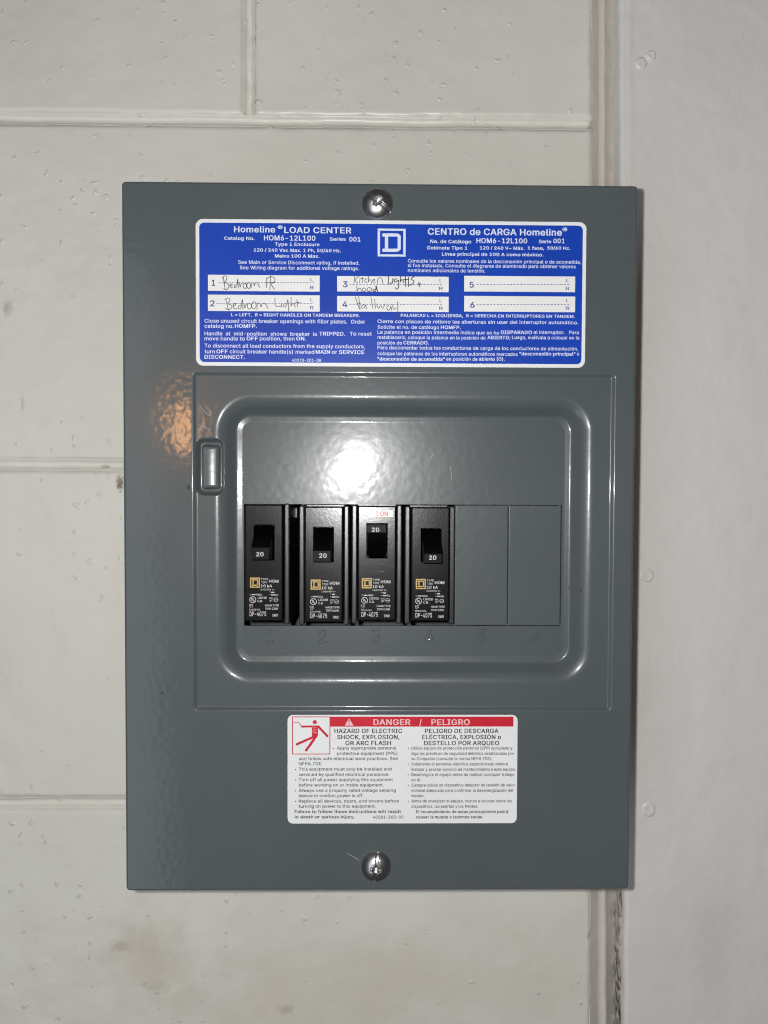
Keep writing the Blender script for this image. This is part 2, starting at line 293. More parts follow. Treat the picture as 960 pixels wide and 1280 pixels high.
# ------------------------------------------------------------------ text
# outlines of a plain grotesque alphabet: character, advance, then contours as x,y pairs in 1/500 em
REGULAR = '''!105 77,21 76,33 71,41 62,48 51,50 36,48 31,45 23,35 21,26 22,15 27,7 36,0 47,-2 62,0 68,4 75,13|68,80 69,82 70,104 71,259 66,261 28,260 27,259 27,234 29,82 34,80
"167 68,160 70,167 73,259 68,261 31,260 30,259 30,250 34,161 39,159|126,160 128,169 130,259 125,261 89,260 88,259 88,248 91,161 96,159
(144 122,276 88,277 82,275 70,249 52,198 45,168 41,139 40,100 42,72 50,30 64,-9 82,-46 88,-48 118,-48 123,-46 123,-42 102,7 91,38 84,65 81,103 82,132 92,185 100,217 123,271
)144 15,276 14,271 26,243 46,185 55,132 56,103 52,66 46,39 38,13 14,-42 14,-46 19,-48 48,-48 54,-46 72,-9 86,30 94,70 97,102 96,139 85,198 80,213 66,252 54,275 48,277
,101 15,-60 42,-60 47,-58 73,37 72,42 34,43 29,41 14,-53
-234 173,96 173,127 172,128 57,129 52,127 52,96 53,94 168,94
.101 21,35 21,13 25,7 35,0 46,-2 60,0 67,4 74,13 76,21 74,35 70,41 60,48 50,50 35,48 28,44
/132 121,272 89,273 85,272 84,270 2,-30 2,-36 3,-38 36,-38 40,-38 42,-35 122,265 122,271
0234 112,265 81,260 62,249 43,229 30,203 22,171 19,126 22,90 28,60 42,32 62,12 83,0 115,-3 146,2 165,12 184,32 197,58 205,90 208,135 205,171 198,201 184,229 164,249 145,260|113,230 127,228 138,220 152,205 160,182 165,159 167,132 165,102 160,79 152,57 138,42 127,34 113,32 100,34 89,42 75,57 66,79 61,102 60,125 61,159 66,182 75,205 87,220 100,228
1234 199,0 200,2 200,32 199,34 143,34 143,259 138,261 95,260 38,218 38,181 39,180 47,180 101,218 101,34 34,34 33,32 33,2 38,0
2234 28,0 195,0 200,2 200,33 199,34 84,35 158,112 173,130 184,146 192,166 194,176 196,193 193,211 188,225 186,229 172,244 157,254 138,262 114,265 89,262 69,255 52,244 38,227 30,208 28,189 28,183 29,182 68,182 69,183 70,197 74,209 90,224 111,230 119,229 133,224 141,220 150,209 154,200 155,189 154,179 150,169 136,146 27,30 27,2
3234 31,260 30,259 30,228 31,226 136,226 73,156 73,126 78,124 118,122 138,114 145,110 153,100 158,88 160,73 158,63 152,51 148,47 134,36 120,32 99,32 76,42 68,49 62,58 59,72 18,72 17,66 21,47 30,30 45,16 65,4 82,0 112,-3 137,0 158,6 175,18 180,23 190,34 199,52 201,71 199,99 190,117 175,134 157,145 137,150 120,151 191,231 191,259 186,261
4234 159,260 123,261 118,259 15,85 15,55 16,54 136,53 136,2 141,0 171,0 176,2 176,53 207,53 212,55 212,86 211,88 176,88 176,164 171,166 141,166 136,164 136,88 61,88 160,254 160,259
5234 187,260 48,261 43,259 29,128 33,126 64,123 68,124 77,130 89,135 99,138 120,138 133,132 142,124 152,113 157,99 158,88 157,71 152,58 146,48 133,38 121,34 112,32 97,34 81,42 74,49 65,72 26,72 25,65 28,50 36,31 51,16 67,6 85,0 92,-2 114,-3 138,0 158,8 173,20 190,41 198,63 200,81 199,105 194,122 187,136 178,147 165,160 151,166 133,172 117,174 96,172 73,164 80,226 187,226 188,228 188,259
6234 165,260 126,261 122,260 120,258 46,148 35,125 29,106 27,89 28,63 37,38 48,23 67,8 87,0 110,-3 132,-2 139,0 159,8 173,18 189,37 197,57 199,78 197,107 190,126 180,140 162,154 143,162 119,164 101,162 166,255|112,31 103,32 91,38 80,47 74,56 70,66 68,86 69,96 74,108 80,118 92,127 103,132 114,133 123,132 134,127 146,118 152,109 156,97 158,79 157,69 152,57 146,47 134,37 123,32
7234 44,0 82,0 88,2 200,225 200,259 199,260 31,261 26,259 26,228 27,226 155,226 43,6
8234 111,265 88,262 69,256 54,246 39,229 33,215 30,197 33,172 41,155 55,142 65,137 47,128 35,116 28,103 23,89 21,68 24,49 32,32 47,16 65,6 84,0 116,-3 141,0 162,6 179,16 194,32 203,49 205,77 204,89 199,104 191,116 179,128 168,134 161,137 170,141 186,156 193,172 196,197 193,215 186,231 172,246 156,256 138,262|162,62 152,47 138,36 125,32 99,33 85,38 77,44 69,51 64,62 64,85 76,103 88,111 104,117 114,118 124,116 147,106 156,96 162,85|154,194 154,183 150,171 133,156 122,152 116,152 104,152 93,156 84,162 76,171 72,189 74,203 77,212 80,216 94,226 110,230 122,230 134,226 141,220 149,212
9234 61,0 100,0 104,0 106,3 161,82 180,113 191,136 197,156 199,173 198,199 189,223 178,238 159,254 139,262 111,265 87,262 67,254 53,243 40,228 36,223 29,204 27,184 29,155 36,135 46,123 65,108 83,100 107,97 124,99 60,6|103,130 91,136 83,142 74,153 69,166 69,193 74,206 80,215 91,224 105,229 121,229 135,224 144,217 152,206 158,189 158,168 152,152 146,145 135,136 123,130
:101 21,35 21,13 25,7 35,0 46,-2 60,0 67,4 74,13 76,21 74,35 70,41 60,48 50,50 35,48 28,44|21,173 21,150 28,142 35,138 47,135 59,137 67,142 74,150 76,159 74,173 67,182 60,186 49,188 36,186 28,182
;101 15,-60 42,-60 47,-58 73,37 72,42 34,43 29,41 14,-53|78,150 80,159 78,173 74,178 65,186 53,188 40,186 34,182 26,173 24,164 26,150 30,145 39,138 51,135 64,137 71,142
=234 196,50 196,82 195,84 36,84 31,82 31,50 32,48 191,48|196,124 196,156 195,158 36,158 31,156 31,124 32,122 191,122
A247 97,260 96,259 4,10 3,2 8,0 47,0 48,2 72,71 168,71 192,2 198,0 235,0 236,6 234,10 144,259 138,261|120,212 135,162 155,106 84,106
B235 26,260 25,259 25,2 30,0 126,0 155,2 176,10 192,20 205,34 212,51 214,68 212,92 206,108 198,118 186,130 174,136 169,136 182,144 192,152 203,173 204,194 202,208 195,227 183,242 167,252 149,258 124,261|67,115 136,114 149,110 160,101 166,94 171,83 172,70 170,58 160,46 144,38 125,36 67,36|67,150 67,226 121,226 137,224 151,215 160,204 162,187 158,169 140,154 128,150 122,150
C262 191,10 212,26 220,34 229,46 238,65 241,85 236,87 200,86 190,62 174,46 165,40 153,36 137,33 113,36 96,44 83,56 79,60 68,78 58,106 57,132 59,159 67,184 79,202 96,216 115,226 132,228 143,228 165,220 174,215 190,199 200,174 240,174 241,180 237,199 229,215 220,228 212,236 205,242 190,252 173,259 157,262 132,265 99,260 73,250 46,227 30,202 19,171 15,126 19,91 30,60 46,35 71,12 99,2 132,-3 154,-2 173,2
D258 26,0 111,0 149,4 179,16 206,37 222,60 232,92 236,127 232,170 222,202 210,219 202,229 180,246 151,258 133,260 116,261 30,261 25,259 25,2|67,36 67,226 112,226 131,224 155,215 173,200 182,187 185,182 192,158 195,131 192,104 184,80 170,59 155,46 134,38 110,36
E216 192,0 193,2 193,34 192,36 67,36 67,114 178,114 183,116 183,148 182,150 67,150 67,226 190,226 191,228 191,259 186,261 26,260 25,259 25,2 30,0
F212 26,0 62,0 67,2 67,111 173,111 178,113 178,144 177,146 67,146 67,226 189,226 190,228 190,259 189,260 30,261 25,259 25,2
G267 173,259 153,263 130,265 98,260 70,248 46,227 34,210 30,202 19,171 15,126 19,91 30,60 46,35 51,30 71,14 98,2 136,-3 167,0 191,9 211,24 230,46 241,72 244,99 244,133 239,135 141,135 136,133 136,102 137,100 202,100 200,85 194,71 184,54 168,42 151,36 135,33 118,35 96,44 79,60 68,78 58,106 57,132 59,159 67,184 70,189 79,202 96,216 117,226 136,228 153,225 166,220 185,203 189,199 200,174 237,174 242,176 238,195 231,212 219,228 205,242 191,252
H265 232,0 233,2 233,259 228,261 196,261 191,259 191,151 67,151 67,259 62,261 26,260 25,259 25,2 30,0 62,0 67,2 67,116 191,116 191,2 196,0
I157 139,0 140,2 140,34 139,36 96,36 96,226 139,226 140,228 140,259 135,261 12,260 11,259 11,228 12,226 54,226 54,36 12,36 11,34 11,2 16,0
J205 172,260 136,261 131,259 131,77 128,57 120,43 104,34 93,32 79,34 65,44 57,57 54,77 54,91 53,92 17,93 12,91 12,73 17,41 35,16 58,2 92,-3 127,2 150,16 168,41 173,73 173,259
K240 228,0 229,2 228,7 128,148 229,255 229,259 224,261 178,260 91,168 67,140 67,259 62,261 26,260 25,259 25,2 30,0 62,0 67,2 67,85 99,118 182,0
L203 26,260 25,259 25,2 30,0 185,0 186,2 186,34 185,36 67,36 67,259 62,261
M321 288,260 238,261 232,259 173,105 158,60 144,101 82,259 76,261 26,260 25,259 25,2 30,0 61,0 66,2 66,187 80,145 138,2 143,0 171,0 176,2 236,152 247,186 247,2 252,0 288,0 289,2 289,259
N269 236,0 237,2 237,259 232,261 199,261 194,259 195,66 174,101 74,258 72,260 68,261 26,260 25,259 25,2 30,0 62,0 67,2 66,198 98,144 187,3 189,0 193,0
O274 168,260 131,265 99,260 71,248 51,232 43,223 30,202 19,171 15,126 19,91 30,60 46,35 71,12 99,2 135,-3 168,2 196,12 215,29 224,39 238,60 248,91 252,135 248,171 238,202 221,227 216,232 196,248|132,33 116,36 98,44 79,59 68,78 59,102 57,132 59,159 68,183 79,202 98,218 116,226 134,228 151,226 169,218 187,202 199,184 207,159 210,130 207,102 203,89 199,77 187,59 169,44 151,36
P229 26,0 62,0 67,2 67,93 120,93 148,96 169,104 184,114 189,119 200,134 208,157 209,182 207,201 200,221 190,235 170,250 148,258 121,261 30,261 25,259 25,2|67,128 67,226 118,226 130,224 144,220 156,210 162,203 164,197 166,190 167,176 166,165 162,152 153,140 145,134 130,130 118,128
Q274 238,-24 239,-18 208,23 221,35 237,59 248,94 252,126 249,163 248,171 237,203 221,227 216,232 196,248 168,260 131,265 99,260 71,248 51,232 43,223 30,202 19,171 15,126 19,91 30,59 46,35 71,12 77,10 99,2 131,-3 166,1 175,4 196,-24|132,228 151,226 169,218 187,202 199,184 203,172 207,159 210,131 207,102 199,77 184,56 160,86 123,87 118,85 118,81 152,37 151,36 134,33 116,36 98,44 79,59 68,78 59,102 57,129 59,159 68,183 79,202 98,218 116,226
R231 26,260 25,259 25,2 30,0 62,0 67,2 67,99 119,99 172,2 177,0 218,0 219,2 218,8 164,107 170,110 190,123 200,137 207,155 210,183 207,204 200,223 185,240 171,250 149,258 121,261|67,226 118,226 131,224 145,220 153,214 162,204 168,182 166,167 162,155 156,148 145,140 130,136 67,135
S230 141,262 117,265 93,264 85,262 66,256 47,244 32,230 24,210 21,186 25,164 41,144 61,130 143,103 158,93 166,83 168,75 166,64 160,52 151,44 139,36 127,33 116,32 101,32 88,35 75,42 67,49 60,60 58,72 56,74 15,74 14,68 18,51 27,31 44,14 60,6 81,-2 109,-4 135,-2 144,-2 166,6 183,16 198,33 206,53 209,69 207,91 202,105 188,121 176,130 160,138 90,160 71,172 65,181 64,198 69,211 80,220 101,228 130,228 146,220 158,208 165,190 200,189 205,191 202,214 194,229 178,246 162,256
T231 96,0 128,0 133,2 133,226 212,226 213,228 213,259 212,260 16,261 11,259 11,228 12,226 91,226 91,2
U266 233,260 196,261 191,259 191,93 189,77 183,62 174,50 160,40 145,34 131,33 114,34 98,40 86,49 74,63 69,77 67,93 67,259 62,261 30,261 25,259 25,87 28,66 37,41 54,22 73,8 97,0 127,-4 161,0 186,8 203,21 221,41 231,63 234,87 234,259
V247 3,259 6,247 96,2 102,0 143,0 144,2 230,238 236,255 236,259 231,261 197,261 192,259 130,79 121,50 48,259 42,261 8,261
W350 340,259 335,261 302,261 298,260 296,258 246,61 235,108 196,258 194,260 190,261 149,260 146,253 108,108 97,60 86,108 46,258 45,260 41,261 4,260 3,255 73,2 78,0 115,0 120,2 169,180 172,195 179,162 222,3 224,0 228,0 269,0 271,4 328,209 340,255
X244 5,0 50,0 119,101 126,88 187,0 228,0 233,2 232,7 144,134 228,255 227,260 183,260 132,188 119,166 107,187 56,260 15,261 10,259 10,255 94,133 5,7 4,2
Y243 102,0 134,0 139,2 139,106 233,255 232,260 191,261 187,260 185,258 135,178 118,146 104,172 50,260 8,261 3,259 4,253 97,106 97,2
Z226 204,0 205,2 205,34 204,36 68,35 203,232 203,259 198,261 16,260 15,259 15,228 16,226 152,226 128,192 16,29 16,2 21,0
a202 172,0 173,2 172,145 172,151 166,165 159,176 147,186 135,192 109,199 86,198 64,195 48,188 38,182 23,165 15,152 16,146 45,138 54,138 62,149 70,156 77,160 88,164 107,164 116,162 124,156 132,141 132,131 131,126 128,123 114,120 71,114 47,109 35,104 26,98 17,86 13,77 10,61 12,38 19,23 31,10 43,2 58,-2 76,-4 100,-2 122,6 133,16 133,2 134,0|133,91 133,73 128,53 121,45 110,36 97,30 77,30 69,32 61,36 56,41 52,51 52,64 56,70 62,76 80,82
b219 22,260 21,259 21,2 26,0 60,0 61,2 61,20 73,8 83,2 99,-3 117,-4 139,-1 161,8 179,26 188,41 198,67 200,92 198,124 190,152 178,171 174,175 160,186 139,196 117,199 94,198 73,188 62,176 62,259 57,261|108,30 98,32 85,38 75,48 68,63 63,80 61,99 66,131 75,147 85,156 98,164 112,165 122,164 135,157 145,147 153,133 158,116 159,96 158,80 154,66 145,49 135,39 122,32
c205 157,184 136,195 122,198 102,199 75,196 54,186 35,169 23,152 15,128 12,102 15,67 22,45 33,29 54,8 77,-1 102,-4 122,-2 146,4 165,18 176,29 182,40 186,56 182,58 153,66 148,66 146,64 141,49 134,42 125,36 106,30 90,32 77,40 67,49 59,64 54,83 53,98 59,131 67,146 77,156 90,162 106,165 116,163 125,159 138,149 147,132 156,132 185,138 186,140 186,145 175,167
d219 190,260 155,261 150,259 150,178 140,186 118,198 96,199 71,196 52,186 40,176 34,170 22,152 15,128 12,102 15,67 22,43 34,26 52,8 73,-1 96,-4 118,-2 139,8 151,21 151,2 152,0 186,0 191,2 191,259|100,30 90,32 77,40 67,49 58,65 55,80 53,99 58,131 67,147 77,157 90,164 104,165 114,164 127,157 137,147 146,131 151,98 149,80 146,65 137,48 127,38 114,32
e209 74,196 54,186 39,174 34,169 22,150 15,127 12,101 15,67 22,44 35,26 54,8 74,0 110,-4 130,-2 145,2 160,10 174,23 182,34 187,46 186,52 158,60 149,60 140,43 123,32 108,30 94,32 80,38 66,49 60,58 55,74 54,85 190,86 191,87 191,105 190,123 184,147 175,163 166,174 151,186 137,194 123,198 106,199|54,117 59,137 66,147 77,158 91,164 101,165 114,164 126,158 137,147 144,136 148,118
f134 36,0 71,0 76,2 76,164 114,164 119,166 119,195 114,197 76,197 77,223 82,231 89,236 101,237 114,234 119,236 126,261 126,265 121,268 104,272 91,272 76,270 64,266 53,258 43,249 37,237 35,223 35,197 3,197 -2,195 -2,166 -1,164 35,164 35,2
g220 190,196 153,196 152,195 152,176 139,188 118,198 96,199 72,196 52,186 34,170 22,153 15,129 12,104 14,72 23,46 34,30 40,24 52,14 70,6 99,2 118,4 130,8 139,14 151,25 151,2 147,-18 136,-32 120,-40 100,-42 93,-42 82,-38 68,-30 55,-14 51,-13 46,-14 22,-28 20,-30 20,-34 27,-44 38,-56 49,-62 63,-70 83,-74 105,-75 130,-72 149,-68 165,-59 180,-44 188,-26 191,-4 191,195|100,165 115,164 127,157 138,147 146,131 150,117 151,102 150,82 145,66 138,53 127,44 114,38 104,37 90,38 80,43 66,55 58,68 53,99 55,117 58,131 67,147 80,158 90,164
h212 22,260 21,259 21,2 26,0 57,0 62,2 63,131 68,143 84,160 104,165 119,162 131,154 140,137 143,121 143,2 148,0 183,0 184,2 184,128 182,148 175,166 167,178 152,190 136,196 116,199 87,194 73,188 62,177 62,259 57,261
i90 61,0 62,2 62,195 57,197 22,196 21,195 21,2 26,0|67,235 67,255 60,263 54,266 43,269 31,267 24,263 17,255 17,235 24,227 30,224 41,221 53,223 60,227
j90 61,196 26,197 21,195 20,-18 16,-30 8,-36 -5,-36 -10,-38 -10,-69 -9,-70 23,-70 36,-64 50,-53 56,-44 60,-30 62,-15 62,195|15,248 16,237 20,230 30,224 41,221 53,223 60,227 66,235 68,243 67,252 62,261 54,266 43,269 31,267 24,263 17,255
k197 22,260 21,259 21,2 26,0 57,0 62,2 62,71 77,84 143,0 190,0 191,6 107,112 185,191 185,195 180,197 138,196 62,119 62,259 57,261
l102 22,260 21,259 21,42 24,25 32,12 46,2 69,-1 93,1 95,3 95,8 90,32 85,34 69,34 64,38 62,46 62,259 57,261
m312 283,2 283,136 282,151 274,171 267,181 253,192 238,198 220,200 200,198 174,188 164,178 159,170 147,188 131,197 111,200 93,198 83,195 71,188 61,179 61,195 60,196 26,197 21,195 21,2 22,0 57,0 62,2 63,135 68,147 75,156 84,161 97,165 111,164 121,158 130,144 132,132 132,2 133,0 168,0 173,2 174,137 178,147 187,157 192,161 206,165 220,164 227,160 233,155 240,145 243,130 243,2 248,0 278,0
n212 183,0 184,2 184,127 181,148 175,166 166,178 151,190 138,196 113,199 90,196 74,188 61,176 61,195 60,196 22,196 21,195 21,2 26,0 57,0 62,2 63,131 68,143 84,160 104,165 119,162 131,154 140,137 143,121 143,2 148,0
o215 75,0 106,-4 132,0 153,8 173,26 186,45 193,67 196,102 193,128 185,152 173,169 153,186 132,196 106,199 98,198 75,196 54,186 35,169 23,152 15,128 12,93 15,67 22,45 35,26 50,12 54,8|104,165 117,162 130,156 142,145 150,129 155,97 153,80 150,66 142,50 130,39 117,32 104,30 87,34 77,40 67,49 58,66 55,80 53,97 58,129 67,146 77,156 87,161
p219 22,-70 57,-71 62,-69 62,20 73,8 95,-2 117,-4 139,-1 161,8 179,26 190,43 198,71 200,103 198,128 190,152 180,169 160,186 141,196 117,199 102,198 94,198 81,192 72,186 61,176 61,195 60,196 26,197 21,195 21,-69|108,30 98,32 85,38 75,48 68,63 63,80 61,99 66,131 75,147 85,156 98,164 112,165 122,164 135,157 145,147 153,133 158,116 159,96 158,80 154,66 145,49 135,39 122,32
q219 190,-70 191,-69 191,195 186,197 152,196 151,195 151,176 140,186 130,192 118,198 110,198 96,199 71,196 52,186 34,170 22,152 15,128 12,93 15,67 22,43 34,26 52,8 73,-1 96,-4 118,-2 139,8 150,20 150,-69 155,-71|100,30 90,32 77,40 67,49 58,65 55,80 53,99 58,131 67,147 77,157 90,164 104,165 114,164 127,157 137,147 146,131 151,98 149,80 146,65 137,48 127,38 114,32
r137 22,0 57,0 62,2 63,133 68,144 73,150 85,158 103,163 121,161 127,163 127,197 126,198 105,199 86,196 72,190 61,180 61,195 60,196 26,197 21,195 21,2
s189 116,198 92,199 69,196 54,192 40,184 33,177 28,172 20,156 18,138 22,122 33,104 49,93 72,85 101,79 114,74 123,68 128,60 128,54 126,47 117,37 104,32 93,30 79,32 67,36 58,45 51,60 42,60 15,54 13,52 13,48 18,34 25,22 38,10 52,2 67,-2 93,-4 117,-2 134,4 148,12 156,19 161,25 168,40 171,59 168,75 156,94 141,104 124,110 91,117 77,122 67,128 60,136 60,143 62,152 69,158 82,164 92,166 106,164 116,159 124,151 130,140 139,140 165,145 167,147 167,151 162,163 155,174 143,186 131,192
t121 111,2 112,7 106,32 101,34 87,32 79,32 72,37 70,42 68,52 68,164 106,164 107,166 107,195 102,197 68,197 68,241 67,242 28,242 27,241 27,197 3,197 -2,195 -2,166 3,164 27,164 27,46 31,27 43,10 58,2 82,-2 91,-2
u212 22,196 21,195 21,68 24,47 30,31 38,18 54,5 69,0 92,-3 115,0 131,8 144,20 144,2 145,0 183,0 184,2 184,195 179,197 148,197 143,195 143,80 141,66 137,53 128,43 121,38 100,32 86,34 73,42 64,59 62,76 62,195 57,197
v202 191,195 186,197 152,197 146,195 106,83 97,53 86,88 48,195 42,197 9,197 4,195 6,184 76,2 77,0 113,0 118,2 190,188
w291 6,195 6,191 62,7 65,0 99,0 104,2 133,100 142,136 154,87 179,2 184,0 215,0 220,2 277,191 276,196 240,197 235,195 199,63 163,195 158,197 122,196 120,193 93,94 85,60 77,95 49,195 44,197 11,197
x196 6,0 50,0 76,39 94,70 139,0 179,0 184,2 183,7 118,99 181,191 180,196 137,196 96,132 54,196 14,197 9,195 9,191 72,101 5,6
y202 21,-69 28,-72 47,-73 74,-68 83,-62 94,-51 101,-42 190,188 191,195 190,196 153,197 148,195 106,83 97,53 86,88 48,195 42,197 9,197 4,195 5,188 75,4 66,-23 58,-33 55,-36 46,-38 32,-36 26,-38 19,-63 19,-67
z197 173,0 174,2 174,33 173,34 71,35 171,166 171,195 166,197 20,196 19,195 19,163 20,162 118,161 16,29 16,2 21,0
~234 21,77 26,75 58,76 60,79 61,91 64,99 72,104 79,104 91,98 110,83 124,74 136,70 150,68 167,70 179,74 188,80 198,94 204,108 205,131 200,133 168,132 166,128 166,118 162,110 155,104 146,104 141,106 114,128 102,135 92,138 79,140 59,138 47,134 38,128 28,115 23,100
®238 13,184 11,166 13,140 19,121 28,104 38,93 56,76 73,68 91,62 114,59 140,62 158,68 175,76 188,86 203,104 212,121 218,140 220,157 218,184 212,203 203,220 193,232 175,248 158,256 140,262 118,265 91,262 73,256 56,248 45,238 28,220 19,203|117,234 132,232 149,225 166,212 176,198 181,185 184,178 186,159 183,144 176,127 163,110 149,99 132,92 115,90 100,92 83,99 66,112 56,126 49,142 46,164 48,180 55,196 69,214 83,225 100,232|77,210 76,209 76,115 81,113 105,114 106,115 106,144 116,144 133,114 163,114 164,119 148,151 156,160 161,176 160,190 154,200 149,204 137,210|106,166 106,189 119,189 124,187 128,181 127,173 124,169 118,166
Á247 97,260 96,259 4,10 3,2 8,0 47,0 48,2 72,71 168,71 192,2 198,0 235,0 236,6 234,10 144,259 138,261|120,212 135,162 155,106 84,106|169,334 164,336 126,336 101,285 101,281 106,279 135,280 169,330
É216 192,0 193,2 193,34 192,36 67,36 67,114 178,114 183,116 183,148 182,150 67,150 67,226 190,226 191,228 191,259 186,261 26,260 25,259 25,2 30,0|158,334 153,336 115,336 90,285 90,281 95,279 125,280 158,330
Í157 139,0 140,2 140,34 139,36 96,36 96,226 139,226 140,228 140,259 135,261 12,260 11,259 11,228 12,226 54,226 54,36 12,36 11,34 11,2 16,0|125,334 120,336 82,336 57,285 57,281 62,279 91,280 125,330
Ó274 168,260 131,265 99,260 71,248 51,232 43,223 30,202 19,171 15,126 19,91 30,60 46,35 71,12 99,2 135,-3 168,2 196,12 215,29 224,39 238,60 248,91 252,135 248,171 238,202 221,227 216,232 196,248|132,33 116,36 98,44 79,59 68,78 59,102 57,132 59,159 68,183 79,202 98,218 116,226 134,228 151,226 169,218 187,202 199,184 207,159 210,130 207,102 203,89 199,77 187,59 169,44 151,36|183,334 178,336 140,336 115,285 115,281 120,279 149,280 183,330
Ú266 233,260 196,261 191,259 191,93 189,77 183,62 174,50 160,40 145,34 131,33 114,34 98,40 86,49 74,63 69,77 67,93 67,259 62,261 30,261 25,259 25,87 28,66 37,41 54,22 73,8 97,0 127,-4 161,0 186,8 203,21 221,41 231,63 234,87 234,259|179,334 174,336 136,336 111,285 111,281 116,279 145,280 179,330
á202 172,0 173,2 172,145 172,151 166,165 159,176 147,186 135,192 109,199 86,198 64,195 48,188 38,182 23,165 15,152 16,146 45,138 54,138 62,149 70,156 77,160 88,164 107,164 116,162 124,156 132,141 132,131 131,126 128,123 114,120 71,114 47,109 35,104 26,98 17,86 13,77 10,61 12,38 19,23 31,10 43,2 58,-2 76,-4 100,-2 122,6 133,16 133,2 134,0|133,91 133,73 128,53 121,45 110,36 97,30 77,30 69,32 61,36 56,41 52,51 52,64 56,70 62,76 80,82|144,270 139,272 101,272 78,224 76,216 81,214 110,214 144,266
é209 74,196 54,186 39,174 34,169 22,150 15,127 12,101 15,67 22,44 35,26 54,8 74,0 110,-4 130,-2 145,2 160,10 174,23 182,34 187,46 186,52 158,60 149,60 140,43 123,32 108,30 94,32 80,38 66,49 60,58 55,74 54,85 190,86 191,87 191,105 190,123 184,147 175,163 166,174 151,186 137,194 123,198 106,199|54,117 59,137 66,147 77,158 91,164 101,165 114,164 126,158 137,147 144,136 148,118|151,270 146,272 108,272 85,224 83,216 88,214 118,214 151,266
í90 61,0 62,2 62,195 57,197 22,196 21,195 21,2 26,0|91,270 86,272 48,272 25,224 23,216 28,214 57,214 91,266
ñ212 183,0 184,2 184,127 181,148 175,166 166,178 151,190 138,196 113,199 90,196 74,188 61,176 61,195 60,196 22,196 21,195 21,2 26,0 57,0 62,2 63,131 68,143 84,160 104,165 119,162 131,154 140,137 143,121 143,2 148,0|157,263 152,265 127,264 124,254 120,252 101,262 91,266 79,266 64,264 55,255 51,246 48,226 53,224 78,224 84,237 110,225 126,223 140,226 150,235 155,245
ó215 75,0 106,-4 132,0 153,8 173,26 186,45 193,67 196,102 193,128 185,152 173,169 153,186 132,196 106,199 98,198 75,196 54,186 35,169 23,152 15,128 12,93 15,67 22,45 35,26 50,12 54,8|104,165 117,162 130,156 142,145 150,129 155,97 153,80 150,66 142,50 130,39 117,32 104,30 87,34 77,40 67,49 58,66 55,80 53,97 58,129 67,146 77,156 87,161|153,270 148,272 110,272 87,224 85,216 90,214 119,214 153,266
ú212 22,196 21,195 21,68 24,47 30,31 38,18 54,5 69,0 92,-3 115,0 131,8 144,20 144,2 145,0 183,0 184,2 184,195 179,197 148,197 143,195 143,80 141,66 137,53 128,43 121,38 100,32 86,34 73,42 64,59 62,76 62,195 57,197|152,270 147,272 109,272 86,224 84,216 89,214 118,214 152,266'''
